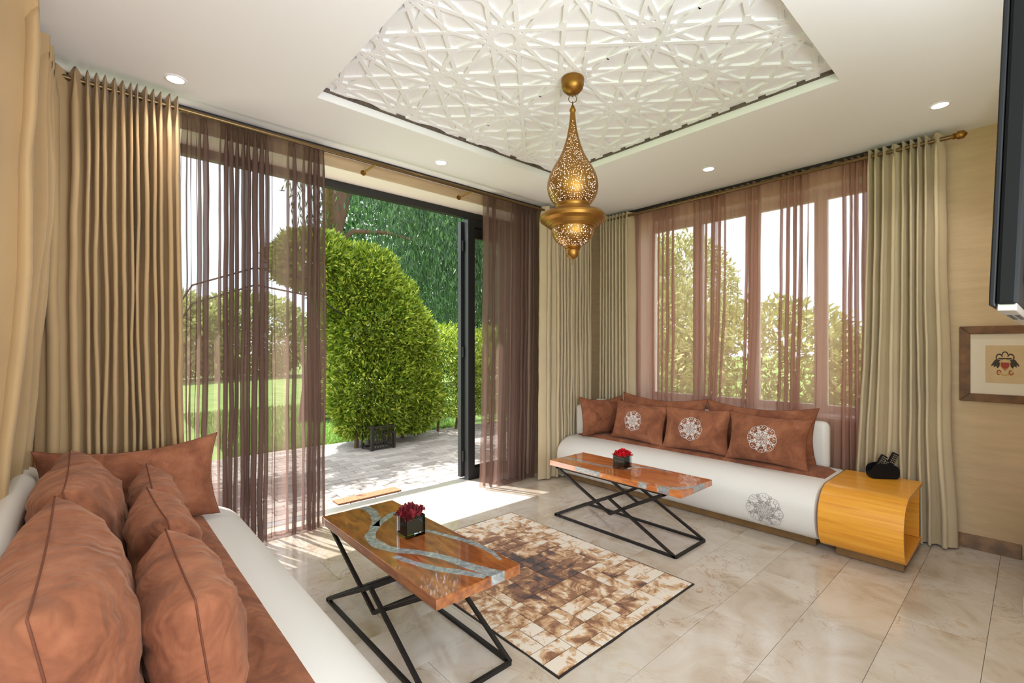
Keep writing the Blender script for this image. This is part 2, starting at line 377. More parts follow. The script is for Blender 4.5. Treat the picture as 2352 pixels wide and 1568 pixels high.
for i in range(-3, 4):
    for j in range(-3, 4):
        c = (gx+i*P, gy+j*P)
        for k in range(12): segs.append((M(k, c), M(k+5, c)))
        g = (c[0]+R, c[1]+R); d = .366*R
        segs += [((g[0]-d, g[1]), (g[0], g[1]-d)), ((g[0], g[1]-d), (g[0]+d, g[1])), ((g[0]+d, g[1]), (g[0], g[1]+d)), ((g[0], g[1]+d), (g[0]-d, g[1]))]
        for sx in (-1, 1):
            for sy in (-1, 1):
                for (ax, ay), (bx, by) in (((1-.866, 1-.5), (0, 1-.634)), ((1-.5, 1-.866), (1-.634, 0)), ((1-.866, 1-.5), (0, 1-.536)), ((1-.5, 1-.866), (1-.536, 0))):
                    segs.append(((g[0]+sx*ax*R, g[1]+sy*ay*R), (g[0]+sx*bx*R, g[1]+sy*by*R)))
def clip(p, q):
    t0, t1 = 0.0, 1.0; dx, dy = q[0]-p[0], q[1]-p[1]
    for pp, qq in ((-dx, p[0]-px0), (dx, px1-p[0]), (-dy, p[1]-py0), (dy, py1-p[1])):
        if abs(pp) < 1e-9:
            if qq < 0: return None
            continue
        r = qq/pp
        if pp < 0: t0 = max(t0, r)
        else: t1 = min(t1, r)
    if t1-t0 < .02: return None
    return (p[0]+dx*t0, p[1]+dy*t0), (p[0]+dx*t1, p[1]+dy*t1)
mb = MB()
for n_, (p, q) in enumerate(segs):
    cq = clip(p, q)
    if not cq: continue
    (ax, ay), (bx, by) = cq; L_ = math.hypot(bx-ax, by-ay)
    if L_ < .004: continue
    tx, ty = (bx-ax)/L_, (by-ay)/L_; nx, ny = -ty, tx; wb, wt = .0122, .0102; zt = H+.0495+.00009*(n_ % 31)
    ax, ay, bx, by = ax-tx*.003, ay-ty*.003, bx+tx*.003, by+ty*.003
    mb.add([(ax+nx*wb, ay+ny*wb, ZP+.001), (ax-nx*wb, ay-ny*wb, ZP+.001), (bx-nx*wb, by-ny*wb, ZP+.001), (bx+nx*wb, by+ny*wb, ZP+.001),
            (ax+nx*wt, ay+ny*wt, zt), (ax-nx*wt, ay-ny*wt, zt), (bx-nx*wt, by-ny*wt, zt), (bx+nx*wt, by+ny*wt, zt)],
           [(4, 5, 6, 7), (0, 1, 5, 4), (1, 2, 6, 5), (2, 3, 7, 6), (3, 0, 4, 7)])
mb.build('strapwork', 'plaster_relief', panel, recalc=True)

# wall_back (door wall) with wide opening, soffit and fascia
DX0, DX1, DZ = -.12, 3.22, 2.51
mb = MB().box(DX0, DX1, YA, YO, DZ+.004, H).box(XA0-.3, DX0, YA, YO, 0, H).box(DX1, XB+.3, YA, YO, 0, H)
wb_ = struct(mb.build('wall_back', 'wall_plaster'), 'beige plaster wall around the wide garden door', 'wall')
mb = MB().box(DX0, DX1, YA+.002, YO, DZ, DZ+.004); rv = mb.build('soffit', 'reveal_white', wb_)
# wall_right (window wall)
WY0, WY1, WZ0, WZ1 = .62, 2.62, .72, 2.46
mb = MB().box(XB, XB+.3, -1.2, WY0, 0, H).box(XB, XB+.3, WY1, YA, 0, H).box(XB, XB+.3, WY0, WY1, 0, WZ0).box(XB, XB+.3, WY0, WY1, WZ1, H)
wr_ = struct(mb.build('wall_right', 'wall_plaster'), 'beige brushed plaster wall with the wide window', 'wall')
mb = MB().box(XB+.001, XB+.3, WY0, WY1, WZ1-.004, WZ1).box(XB+.001, XB+.3, WY0, WY0+.004, WZ0, WZ1).box(XB+.001, XB+.3, WY1-.004, WY1, WZ0, WZ1).box(XB-.015, XB+.3, WY0, WY1, WZ0-.002, WZ0+.02)
mb.build('window_reveal', 'reveal_white', wr_)
wl_ = struct(MB().box(XA0-.3, XA0, 1.0, YA, 0, H).build('wall_left', 'wall_plaster'), 'beige plaster wall behind the suede sofa', 'wall')
# short partition beside the camera that carries the television arm
wf_ = struct(MB().box(3.23, XB, -.5, .022, 0, H).box(1.62, 3.23, -.62, -.5, 0, H).build('wall_front', 'wall_plaster'), 'beige partition wall carrying the television', 'wall')
struct(MB().box(3.205, 3.232, -.01, .03, .095, H).build('trim_1', 'reveal_white', None, bevel=.004), 'slim white corner trim of the partition', 'trim')
struct(MB().box(3.205, XB, -.02, .034, 0, .094).build('baseboard_front', 'floor_marble', None, bevel=.002), 'cream marble baseboard of the partition', 'baseboard')
bb = thing('baseboard_right', 'mottled brown marble baseboard under the framed print', 'baseboard', (XB, .2, 0), kind='structure', world=True)
MB().box(XB-.018, XB, .05, .62, 0, .085).build('strip', 'base_marble', bb, bevel=.002)

# window_1: frame, mullions and panes
win = thing('window_1', 'wide dark framed casement window behind the sheers tinted as if backlit', 'window', (XB+.2, 1.6, WZ0), kind='structure', world=True)
fx0, fx1 = XB+.17, XB+.23
MB().box(fx0, fx1, WY0, WY1, WZ0+.02, WZ0+.075).build('bottom_rail', 'window_grey', win, bevel=.004)
MB().box(fx0, fx1, WY0, WY1, WZ1-.06, WZ1-.004).build('top_rail', 'window_grey', win, bevel=.004)
ys = [WY0+(WY1-WY0)*k/4 for k in range(5)]
for k, yy in enumerate(ys):
    w2 = .03 if k in (0, 4) else .042
    MB().box(fx0, fx1, max(WY0, yy-w2), min(WY1, yy+w2), WZ0+.075, WZ1-.06).build('mullion', 'window_grey', win, bevel=.004)
for k in range(4): MB().box(fx0+.025, fx0+.031, ys[k]+.03, ys[k+1]-.03, WZ0+.07, WZ1-.055).build('pane', 'pane_glass', win)

# door_1: black frame, fixed side light and folded leaf
door = thing('door_1', 'black folding garden door standing open', 'door', (1.6, YF, 0), kind='structure', world=True)
MB().box(DX0, DX1, YF-.03, YF+.03, 2.452, DZ).build('head_frame', 'frame_black', door, bevel=.003)
MB().box(DX0, DX0+.05, YF-.03, YF+.03, 0, 2.452).build('jamb', 'frame_black', door, bevel=.003)
MB().box(DX1-.05, DX1, YF-.03, YF+.03, 0, 2.452).build('jamb', 'frame_black', door, bevel=.003)
lf = MB().box(2.635, 2.715, YF-.03, YF+.03, .0, 2.452).build('stile', 'frame_black', door, bevel=.003)
MB().box(2.715, 3.17, YF-.025, YF+.025, .0, .09).build('bottom_rail', 'frame_black', door, bevel=.003)
MB().box(2.715, 3.17, YF-.025, YF+.025, 2.38, 2.452).build('top_rail', 'frame_black', door, bevel=.003)
MB().box(2.715, 3.17, YF-.004, YF+.004, .09, 2.38).build('pane', 'pane_glass', door)
leaf = MB().box(2.605, 2.69, YF+.045, YF+.095, .02, 2.43).build('leaf_stile', 'frame_black', door, bevel=.003)
MB().box(3.1, 3.18, YF+.045, YF+.095, .02, 2.43).build('leaf_stile', 'frame_black', door, bevel=.003)
MB().box(2.69, 3.1, YF+.05, YF+.09, .02, .1).build('leaf_rail', 'frame_black', door, bevel=.003)
MB().box(2.69, 3.1, YF+.05, YF+.09, 2.3, 2.43).build('leaf_rail', 'frame_black', door, bevel=.003)
MB().box(2.69, 3.1, YF+.066, YF+.074, .1, 2.3).build('leaf_pane', 'pane_glass', door)
for z in (.22, 1.2, 2.2): MB().tube([(2.622, YF+.036, z-.05), (2.622, YF+.036, z+.05)], .011, 10).build('hinge', 'iron_black', leaf, smooth=.6)
MB().box(DX0, DX1, YF-.04, YF+.05, -.011, .004).build('threshold_track', 'silver', door)

# ================================================================= CURTAIN RODS
def rod(name, label, a, b, r, fin_a, fin_b, brackets, wall_off, mat='bronze'):
    t = thing(name, label, 'curtain rod', a, world=True)
    MB().tube([a, b], r, 14).build('pole', mat, t, smooth=.7)
    A, B = Vector(a), Vector(b); d = (B-A).normalized()
    for on, p, dd in ((fin_a, A, -d), (fin_b, B, d)):
        if on: MB().tube([p, p+dd*.012, p+dd*.018, p+dd*.03, p+dd*.055, p+dd*.07], [r*1.0, r*1.6, r*1.1, r*2.0, r*1.9, r*.5], 14).build('finial', 'brass', t, smooth=.9)
    for k in brackets:
        p = A.lerp(B, k); q = p+Vector(wall_off)
        m = MB().tube([p+Vector((0, 0, -.004)), q], .006, 8).tube([q-Vector(wall_off).normalized()*.006, q], .02, 12); m.build('bracket', 'brass', t, smooth=.7)
    return t
rod('curtain_rod', 'bronze curtain rod along the garden door wall', (-.30, 3.09, 2.535), (3.98, 3.09, 2.535), .0125, False, False, (.10, .42, .62, .9), (0, YA-3.09, -.01))
rod('curtain_rod', 'bronze curtain rod above the window with the sheers tinted as if backlit', (3.93, .34, 2.535), (3.93, 3.02, 2.535), .0125, True, True, (.03, .55, .97), (XB-3.93, 0, -.01))
rod('curtain_rod', 'bronze curtain rod along the wall behind the suede sofa', (-.235, 1.35, 2.53), (-.235, 2.98, 2.53), .0125, False, True, (.2, .9), (XA0+.235, 0, -.01))
def track(name, label, x0, x1, y0, y1):
    t = thing(name, label, 'curtain track', ((x0+x1)/2, (y0+y1)/2, H), world=True)
    MB().box(x0, x1, y0, y1, H-.022, H-.0005).build('rail', 'track_black', t)
    return t
track('curtain_track', 'black ceiling track holding the brown sheers of the garden door', -.3, 3.3, 3.185, 3.235)
track('curtain_track', 'black ceiling track holding the window sheers tinted as if backlit', 4.0, 4.045, .5, 3.0)

# ================================================================= CURTAINS
def cloth(p0, p1, nrm, widths, amps, z0, z1, seed=0, flare=0.0, pivot=.5, sway=.01, omega=.3, cols=12, rows=30, head=0, lean=0.0, hem=0.0, bulge=0.0):
    """pleated cloth hanging between plan points p0 and p1; one fold per width"""
    p0, p1, nrm = Vector(p0), Vector(p1), Vector(nrm).normalized()
    d = (p1-p0); Lg = d.length; d.normalize(); tot = sum(widths); n = len(widths)
    rnd = random.Random(seed); jit = [rnd.uniform(-1, 1) for _ in range(n+2)]
    cs = []; acc = 0
    for i, w in enumerate(widths):
        for k in range(cols):
            a = 2*PI*k/cols; cs.append(((acc+w*k/cols)/tot*Lg, i, a, w/tot*Lg, amps[i]))
        acc += w
    cs.append((Lg, n-1, 2*PI, widths[-1]/tot*Lg, amps[-1]))
    V = []
    for r in range(rows+1):
        f = r/rows; z = z1+(z0-z1)*f; h_ = z1-z
        top = min(1, .55+.45*h_/max(head, 1e-3)) if head else 1
        for (sx, i, a, w, am) in cs:
            ph = noise.noise((i*1.7+seed, z*1.6, seed*.37))
            ph2 = noise.noise((i*2.3+seed*3, z*5.0, 5.1))
            off = am*top*(.5-.5*math.cos(a))*2-am
            om = omega if omega < 9 else min(1.5, am/w*.75)
            x = sx-om*w*math.sin(2*a)*.5*min(1, h_*8)+sway*ph*(.3+f)+.003*ph2
            x = pivot*Lg+(x-pivot*Lg)*(1+flare*f*f)+lean*f*f
            o = off*(1+.25*ph*min(1, h_*4))+bulge*f*f*(1+.3*ph)+.004*ph2
            zz = z
            if hem and r == rows: zz = z+hem*abs(noise.noise((sx*9, seed, 2)))
            q = p0+d*x+nrm*o
            V.append((q.x, q.y, zz))
    m = len(cs); fc = [(r*m+c, r*m+c+1, (r+1)*m+c+1, (r+1)*m+c) for r in range(rows) for c in range(m-1)]
    mb = MB(); mb.v = V; mb.f = fc
    return mb
def folds(n, lo, hi, seed):
    r = random.Random(seed); return [r.uniform(lo, hi) for _ in range(n)]
N_A = (0, -1, 0); N_B = (-1, 0, 0); N_D = (1, 0, 0)
def drape(name, label, p0, p1, nrm, widths, amps, mat, **kw):
    t = thing(name, label, 'curtain', ((p0[0]+p1[0])/2, (p0[1]+p1[1])/2, 0), group=kw.pop('group', None), world=True)
    cloth(p0, p1, nrm, widths, amps, kw.pop('z0', .012), kw.pop('z1', 2.572), **kw).build('panel', mat, t, smooth=4, recalc=False)
    return t
# khaki drapes
w = [.075, .05]+folds(12, .022, .034, 3)
d1 = drape('khaki_drape', 'khaki drape with tight tube folds beside the garden door and suede sofa', (-.165, 3.075, 0), (.365, 3.075, 0), N_A, w, [.03, .05]+folds(12, .048, .062, 4), 'drape_shaded', seed=3, flare=.12, pivot=.3, sway=.014, omega=.75)
w = [.12]+folds(9, .035, .06, 5)
d2 = drape('khaki_drape', 'khaki drape with tall eyelet folds on the wall behind the suede sofa', (-.235, 2.15, 0), (-.235, 3.0, 0), N_D, [.60, .1, .08, .07], [.10, .112, .12, .12], 'drape_shaded', seed=6, flare=.0, pivot=.7, omega=.3, rows=40, sway=.05, cols=20, bulge=-.15)
drape('khaki_drape', 'khaki drape in the room corner next to the brown sheer', (3.16, 3.075, 0), (3.84, 3.075, 0), N_A, [.13, .07]+folds(11, .035, .055, 8), [.03, .05]+folds(11, .045, .06, 9), 'drape', seed=9, flare=.05, omega=.7)
drape('khaki_drape', 'khaki drape in the room corner next to the sheer tinted as if backlit', (3.95, 3.0, 0), (3.95, 2.64, 0), N_B, folds(8, .03, .045, 10)+[.06], folds(9, .045, .06, 11), 'drape', seed=11, flare=.15, pivot=.4, omega=.7)
drape('khaki_drape', 'khaki drape hanging behind the veneer end table beside the framed print', (3.935, .765, 0), (3.935, .375, 0), N_B, [.036, .036, .04, .06, .036, .034, .034, .036, .06], [.05, .05, .05, .035, .05, .05, .05, .05, .045], 'drape', seed=14, flare=.36, pivot=.62, omega=.55, sway=.012, bulge=-.01)
# eyelets of the near drape
for k, yy in enumerate((2.33, 2.66)):
    mbq = MB(); n = 26
    pts = [(-.235+.012*math.cos(2*PI*i/n)*0, yy+.03*math.cos(2*PI*i/n)*.35, 2.53+.028*math.sin(2*PI*i/n)) for i in range(n+1)]
    pts = [(-.235+.026*math.cos(2*PI*i/n), yy+.012*math.cos(2*PI*i/n), 2.53+.028*math.sin(2*PI*i/n)) for i in range(n+1)]
    mbq.tube(pts, .006, 8, cap=False).build('eyelet', 'iron_black', d2, smooth=4)
# sheers
def sheer_folds(spec, seed):
    r = random.Random(seed); w = []; a = []
    for n, lo, hi, am in spec:
        for _ in range(n): w.append(r.uniform(lo, hi)); a.append(am*r.uniform(.6, 1.3))
    return w, a
w, a = sheer_folds([(2, .045, .06, .02), (1, .03, .04, .04), (1, .07, .08, .015), (8, .028, .04, .05), (1, .045, .055, .025), (1, .08, .1, .012), (1, .03, .04, .04), (1, .07, .09, .012), (4, .03, .04, .045)], 21)
drape('sheer_curtain', 'brown sheer curtain pooling on the floor between khaki drape and open doorway', (.39, 3.2, 0), (1.185, 3.2, 0), N_A, w, a, 'sheer_brown', seed=21, flare=.05, pivot=.1, omega=9, z1=2.575, sway=.012, bulge=-.10, cols=10)
w, a = sheer_folds([(2, .035, .045, .035), (1, .06, .07, .012), (2, .05, .06, .015), (6, .03, .042, .042)], 22)
drape('sheer_curtain', 'brown sheer curtain between the black door stile and the corner drape', (2.56, 3.2, 0), (3.19, 3.2, 0), N_A, w, a, 'sheer_brown', seed=22, flare=.03, omega=9, z1=2.575, sway=.01, bulge=-.04, cols=10)
w, a = sheer_folds([(3, .035, .05, .035), (2, .065, .085, .012), (5, .035, .05, .04), (2, .06, .075, .015), (4, .035, .045, .038)], 23)
drape('sheer_curtain', 'brown sheer curtain tinted rosy as if backlit, in front of the window beside the corner drape', (4.02, 2.78, 0), (4.02, 1.84, 0), N_B, w, a, 'sheer_backlit', seed=23, omega=9, z1=2.577, sway=.015, flare=-.04, pivot=0, cols=10)
w, a = sheer_folds([(2, .04, .05, .035), (3, .06, .08, .014), (2, .04, .05, .04), (2, .07, .09, .012), (4, .04, .055, .04), (3, .065, .085, .015), (4, .035, .045, .035)], 24)
drape('sheer_curtain', 'brown sheer curtain tinted rosy as if backlit, in front of the window beside the end table drape', (4.0, 1.85, 0), (4.0, .76, 0), N_B, w, a, 'sheer_backlit', seed=24, omega=9, z1=2.577, sway=.015, flare=.10, pivot=1.0, cols=10)
# crumpled hem lying on the floor under the brown sheers
def hem(name, label, x0, x1, y, seed):
    V = []; n = 60
    for i in range(n+1):
        t = i/n; x = x0+(x1-x0)*t
        for j in range(8):
            b = j/7; hgt = .05*math.sin(PI*b)*(.5+.5*abs(noise.noise((x*14, seed, 0))))+.004
            V.append((x+.006*noise.noise((x*30, b*4, seed)), y-.05+.10*b+.02*noise.noise((x*8, seed, 3)), hgt))
    mb = MB(); mb.v = V; mb.f = [(i*8+j, i*8+j+1, i*8+8+j+1, i*8+8+j) for i in range(n) for j in range(7)]
    return tag(mb.build(name, 'sheer_brown', None, smooth=4, recalc=False), label, 'curtain hem')
hem('curtain_hem', 'crumpled sheer hem resting on marble beside the suede sofa', .84, 1.2, 3.33, 1)
hem('curtain_hem', 'crumpled sheer hem resting on marble by the corner drape', 2.72, 3.17, 3.25, 5)

# ================================================================= SOFAS AND END TABLE
def front_curve(n=14, bot=(.12, .055), mid=(0, .25), top=(.21, .40)):
    pts = []
    for i in range(n+1):
        a = PI/2*i/n; pts.append((bot[0]-(bot[0]-mid[0])*math.sin(a), mid[1]-(mid[1]-bot[1])*math.cos(a)))
    for i in range(1, n+1):
        a = PI/2*i/n; pts.append((mid[0]+(top[0]-mid[0])*(1-math.cos(a)), mid[1]+(top[1]-mid[1])*math.sin(a)))
    return pts                     # (distance behind the bulge, height)
def emblem_lines(Rr):
    out = []
    def circ(cx, cy, r, a0=0, a1=2*PI, n=14): return [(cx+r*math.cos(a0+(a1-a0)*i/n), cy+r*math.sin(a0+(a1-a0)*i/n)) for i in range(n+1)]
    for k in range(8):
        a = 2*PI*k/8; c, s_ = math.cos(a), math.sin(a)
        out.append(circ(.66*Rr*c, .66*Rr*s_, .33*Rr, a-2.0, a+2.0))
        out.append(circ(.60*Rr*c, .60*Rr*s_, .20*Rr, a+.4, a+2*PI-.9))
        out.append(circ(.36*Rr*c, .36*Rr*s_, .17*Rr, a-2.4, a+2.4))
        b = a+PI/8; c2, s2 = math.cos(b), math.sin(b)
        sp = [((.52+.0*t)*Rr*c2+(.17*(1-t/16))*Rr*math.cos(b+t*.75), .52*Rr*s2+(.17*(1-t/16))*Rr*math.sin(b+t*.75)) for t in range(15)]
        out.append(sp)
        out.append([(.12*Rr*c, .12*Rr*s_), (.22*Rr*c2, .22*Rr*s2), (.34*Rr*c, .34*Rr*s_)])
        out.append([(.78*Rr*c2, .78*Rr*s2), (.9*Rr*math.cos(b+.09), .9*Rr*math.sin(b+.09)), (.97*Rr*c2, .97*Rr*s2), (.9*Rr*math.cos(b-.09), .9*Rr*math.sin(b-.09)), (.78*Rr*c2, .78*Rr*s2)])
    for k in range(16):
        a = 2*PI*k/16; c, s_ = math.cos(a), math.sin(a)
        out.append(circ(.84*Rr*c, .84*Rr*s_, .085*Rr, a+.3, a+5.2, 9)); out.append(circ(.47*Rr*c, .47*Rr*s_, .075*Rr, a+PI, a+PI+5, 9))
        out.append([(.24*Rr*c, .24*Rr*s_), (.33*Rr*math.cos(a+.12), .33*Rr*math.sin(a+.12)), (.42*Rr*c, .42*Rr*s_), (.33*Rr*math.cos(a-.12), .33*Rr*math.sin(a-.12)), (.24*Rr*c, .24*Rr*s_)])
    out.append(circ(0, 0, .12*Rr)); out.append(circ(0, 0, .05*Rr)); out.append(circ(0, 0, .2*Rr, n=24))
    return out
def ribbons(lines, wd, fmap):
    mb = MB()
    for ln in lines:
        v = []
        for i, p in enumerate(ln):
            a = ln[max(0, i-1)]; b = ln[min(len(ln)-1, i+1)]; tx, ty = b[0]-a[0], b[1]-a[1]; L_ = math.hypot(tx, ty) or 1
            nx, ny = -ty/L_*wd, tx/L_*wd
            v.append(fmap(p[0]+nx, p[1]+ny)); v.append(fmap(p[0]-nx, p[1]-ny))
        mb.add(v, [(2*i, 2*i+1, 2*i+3, 2*i+2) for i in range(len(ln)-1)])
    return mb

def sofa(name, label, xf, sgn, y0, y1, seam, back0, back1, back_y1, arm, loc, emblem=None):
    """xf: x of the front bulge; sgn: +1 when the back lies towards +x"""
    t = thing(name, label, 'sofa', loc, world=True)
    X = lambda d: xf+sgn*d
    fc = front_curve(); prof = [(X(d), z) for d, z in fc]
    prof = prof+[(X(back1), .40), (X(back1), .055)]
    # rounded ends: shrink the profile a little over the last centimetres
    V = []; Fs = []; n = len(prof); ysl = [y0, y0+.008, y0+.03, y1-.03, y1-.008, y1]; sh = [.965, .99, 1, 1, .99, .965]
    cx = X(back1); cz = .22
    for yv, k in zip(ysl, sh):
        for (px, pz) in prof: V.append((cx+(px-cx)*k, yv, cz+(pz-cz)*(k if pz > .1 else 1)))
    for i in range(len(ysl)-1):
        for j in range(n): Fs.append((i*n+j, i*n+(j+1) % n, (i+1)*n+(j+1) % n, (i+1)*n+j))
    Fs += [tuple(range(n-1, -1, -1)), tuple((len(ysl)-1)*n+j for j in range(n))]
    body = MB().add(V, Fs).build('body', 'white_vinyl', t, smooth=.7)
    # suede seat pad, slightly domed
    a, b = sorted((X(seam), X(back0))); gx_, gy_ = 14, 40; V = []; Fs = []
    for j in range(gy_+1):
        for i in range(gx_+1):
            u, v = i/gx_, j/gy_; e = min(1, min(u, 1-u)*12, min(v, 1-v)*40); e = math.sqrt(1-(1-e)**2)
            V.append((a+(b-a)*u, y0+.012+(y1-y0-.024)*v, .396+.026*e+.003*noise.noise((u*3, v*9, 1))*e))
    Fs = [(j*(gx_+1)+i, j*(gx_+1)+i+1, (j+1)*(gx_+1)+i+1, (j+1)*(gx_+1)+i) for j in range(gy_) for i in range(gx_)]
    MB().add(V, Fs).build('seat_pad', 'suede', t, smooth=4, recalc=False)
    # backrest slab with rounded top, and arm
    a, b = sorted((X(back0), X(back1)))
    MB().box(a, b, y0+(.0 if not back_y1 else back_y1), y1, .385, .725).build('backrest', 'white_vinyl', t, smooth=.6, bevel=.045, bseg=5)
    if arm: MB().box(*arm).build('armrest', 'white_vinyl', t, smooth=.6, bevel=.04, bseg=5)
    a, b = sorted((X(.125), X(back1-.02)))
    MB().box(a, b, y0+.03, y1-.03, 0.004, .058).build('plinth', 'plinth_wood', t, bevel=.003)
    if emblem:
        ey, ez, er = emblem
        arc = [0]
        for i in range(1, len(fc)): arc.append(arc[-1]+math.hypot(fc[i][0]-fc[i-1][0], fc[i][1]-fc[i-1][1]))
        a0 = min(range(len(fc)), key=lambda i: abs(fc[i][1]-ez))
        def fm(p, q):
            sa = min(max(arc[a0]+q, 0), arc[-1]-1e-4)
            k = max(i for i in range(len(arc)-1) if arc[i] <= sa); f = (sa-arc[k])/(arc[k+1]-arc[k])
            d = fc[k][0]+(fc[k+1][0]-fc[k][0])*f; z = fc[k][1]+(fc[k+1][1]-fc[k][1])*f
            nd_, nz = -(fc[k+1][1]-fc[k][1]), fc[k+1][0]-fc[k][0]; L_ = math.hypot(nd_, nz)
            return (X(d+nd_/L_*.0022), ey+p, z+nz/L_*.0022)
        o = ribbons(emblem_lines(er), er*.013, fm).build('embroidered_emblem', 'thread_silver', body, recalc=False); o['label'] = 'silver embroidered rosette'
    return t
sofa('sofa', 'long white sofa with rounded front, rust suede seat and silver rosette by the window', 3.255, 1, .885, 3.0, .262, .555, .63, .07, (3.53, 3.88, 2.89, 3.005, .385, .69), (3.255, 1.9, 0), (1.175, .19, .115))
sofa('sofa', 'white sofa with rounded front and rust suede seat in front of the khaki drapes', .638, -1, .55, 3.0, .205, .80, .885, 0, (-.2, .30, 2.885, 2.995, .385, .68), (.63, 1.8, 0))

# curved veneer end table, open at its side
et = thing('end_table', 'curved orange wood veneer end table with open side at the end of the window sofa', 'end table', (3.235, .67, 0), world=True)
def et_prof(off):
    fc = front_curve(16, bot=(.10+0, .052), mid=(0, .235), top=(.19, .405))
    ptsl = [(.60, .052)]+fc+[(.64, .405)]
    out = []
    for i, p in enumerate(ptsl):
        a = ptsl[max(0, i-1)]; b = ptsl[min(len(ptsl)-1, i+1)]; tx, tz = b[0]-a[0], b[1]-a[1]; L_ = math.hypot(tx, tz)
        out.append((3.237+p[0]+tz/L_*off, p[1]-tx/L_*off))
    return out
o_, i_ = et_prof(0), et_prof(.02)
i_ = [(x, min(max(z, .072), .385)) for x, z in i_]
MB().prism(o_+i_[::-1], 'y', .468, .868).build('shell', 'veneer', et, smooth=.6)
MB().box(3.81, 3.825, .476, .868, .074, .383).build('back_panel', 'veneer', et)
MB().box(3.44, 3.81, .845, .862, .074, .383).build('side_panel', 'veneer', et)
MB().box(3.345, 3.83, .482, .80, .004, .052).build('plinth', 'plinth_wood', et, bevel=.002)

# ================================================================= PILLOWS
def pillow(name, label, w, h, t, loc, rot, group=None, emblem=None, seed=0, pinch=.07, sag=.0, seam=True, soft=False):
    th = thing(name, label, 'pillow', loc, rot, group)
    nu, nv = 34, 26
    def shape(u, v, side):
        e = (max(0, (1-abs(u)**2.2))*max(0, (1-abs(v)**2.2)))**.62 if soft else max(0, (1-abs(u)**3.0))**.5*max(0, (1-abs(v)**3.2))**.46
        wr = noise.noise((u*2.2+seed, v*2.2, seed*1.3+side))*.10+noise.noise((u*1.2+seed*2, v*7+u*2, side*3+seed))*.055
        corner = (abs(u)*abs(v))**1.5
        wr += .05*math.sin(9*math.atan2(v+.001, u+.001)+seed)*corner*2
        wr += .045*noise.noise((u*11+seed, v*1.6, seed+side))*abs(v)**1.5+.04*noise.noise((u*1.6, v*9+seed, seed+side))*abs(u)**1.5
        wr += .10*noise.noise((u*3+v*5+seed, v*2-u*4, seed*.7+side))*(abs(u)+abs(v))*.5
        y = side*t/2*e*(1+1.5*wr)
        x = w/2*u*(1-pinch*(1-v*v)*abs(u)**2); z = h/2*v*(1-pinch*(1-u*u)*abs(v)**2)
        z -= sag*(1-u*u)*max(0, v)**2
        return Vector((x, y, h/2+z))
    V = []; Fs = []
    for side in (-1, 1):
        o = len(V)
        for j in range(nv+1):
            for i in range(nu+1):
                u = math.sin((-1+2*i/nu)*PI/2)*.55+(-1+2*i/nu)*.45; v = math.sin((-1+2*j/nv)*PI/2)*.55+(-1+2*j/nv)*.45
                V.append(shape(u, v, side))
        for j in range(nv):
            for i in range(nu):
                q = (o+j*(nu+1)+i, o+j*(nu+1)+i+1, o+(j+1)*(nu+1)+i+1, o+(j+1)*(nu+1)+i)
                Fs.append(q if side < 0 else q[::-1])
    cov = MB().add(V, Fs).build('cover', 'suede', th, smooth=4, recalc=False)
    if seam:
        ring = [shape(u, -1, 0) for u in np.linspace(-1, 1, 24)]+[shape(1, v, 0) for v in np.linspace(-1, 1, 18)][1:]+[shape(u, 1, 0) for u in np.linspace(1, -1, 24)][1:]+[shape(-1, v, 0) for v in np.linspace(1, -1, 18)][1:]
        MB().tube(ring, .0021, 6, cap=False).build('seam', 'suede_seam', cov, smooth=4)
    if emblem:
        def fm(p, q):
            u = p/(w/2); v = q/(h/2)
            r = shape(u, v, -1); return (r.x, r.y-.0035, r.z)
        o = ribbons(emblem_lines(emblem), emblem*.0125, fm).build('embroidered_emblem', 'thread_white', cov, recalc=False); o['label'] = 'white embroidered rosette'
    return th
D = math.radians
ZS = .418
GB = 'pillows on the window sofa'; GA = 'pillows on the sofa by the khaki drapes'
pillow('lumbar_pillow', 'rust suede pillow with white rosette propped next to the corner cushion', .54, .345, .20, (3.555, 2.335, ZS), (D(-14), D(2), D(-92)), GB, .088, 1, .11, soft=True)
pillow('lumbar_pillow', 'middle one of three rust suede pillows with white rosettes', .55, .35, .20, (3.55, 1.80, ZS), (D(-13), D(-1), D(-88)), GB, .095, 2, .11, soft=True)
pillow('lumbar_pillow', 'rust suede pillow with white rosette propped nearest the veneer end table', .55, .35, .20, (3.545, 1.275, ZS), (D(-12), D(1), D(-89)), GB, .098, 3, .11, soft=True)
pillow('back_pillow', 'large plain rust suede cushion along the window behind two rosette pillows', .84, .41, .14, (3.735, 2.22, ZS-.004), (D(-10), 0, D(-91)), GB, None, 4, .09, .03, soft=True)
pillow('back_pillow', 'large plain rust suede cushion along the window behind the rosette pillow by the end table', .80, .41, .14, (3.735, 1.405, ZS-.004), (D(-9), 0, D(-89)), GB, None, 5, .09, .03, soft=True)
pillow('corner_pillow', 'plain rust suede cushion leaning on the armrest in the room corner', .54, .37, .16, (3.67, 2.735, ZS), (D(-10), 0, D(-17)), GB, None, 6, .1, .03, soft=True)
pillow('end_pillow', 'wide rust suede cushion leaning on the armrest before the brown sheer', .67, .40, .17, (.155, 2.735, ZS), (D(-10), 0, D(0)), GA, None, 7, .1, .03)
pillow('back_pillow', 'large rust suede back cushion touching the wide end cushion', .74, .42, .24, (.01, 2.24, ZS), (D(-9), 0, D(90)), GA, None, 8, .07, 0)
pillow('back_pillow', 'large rust suede back cushion at the open end of the sofa', .80, .42, .25, (-.005, 1.43, ZS), (D(-9), 0, D(90)), GA, None, 9, .07, 0)
pillow('lumbar_pillow', 'small rust suede pillow partly tucked behind another near the wide end cushion', .46, .325, .17, (.235, 2.37, ZS), (D(-10), 0, D(88)), GA, None, 10, .07)
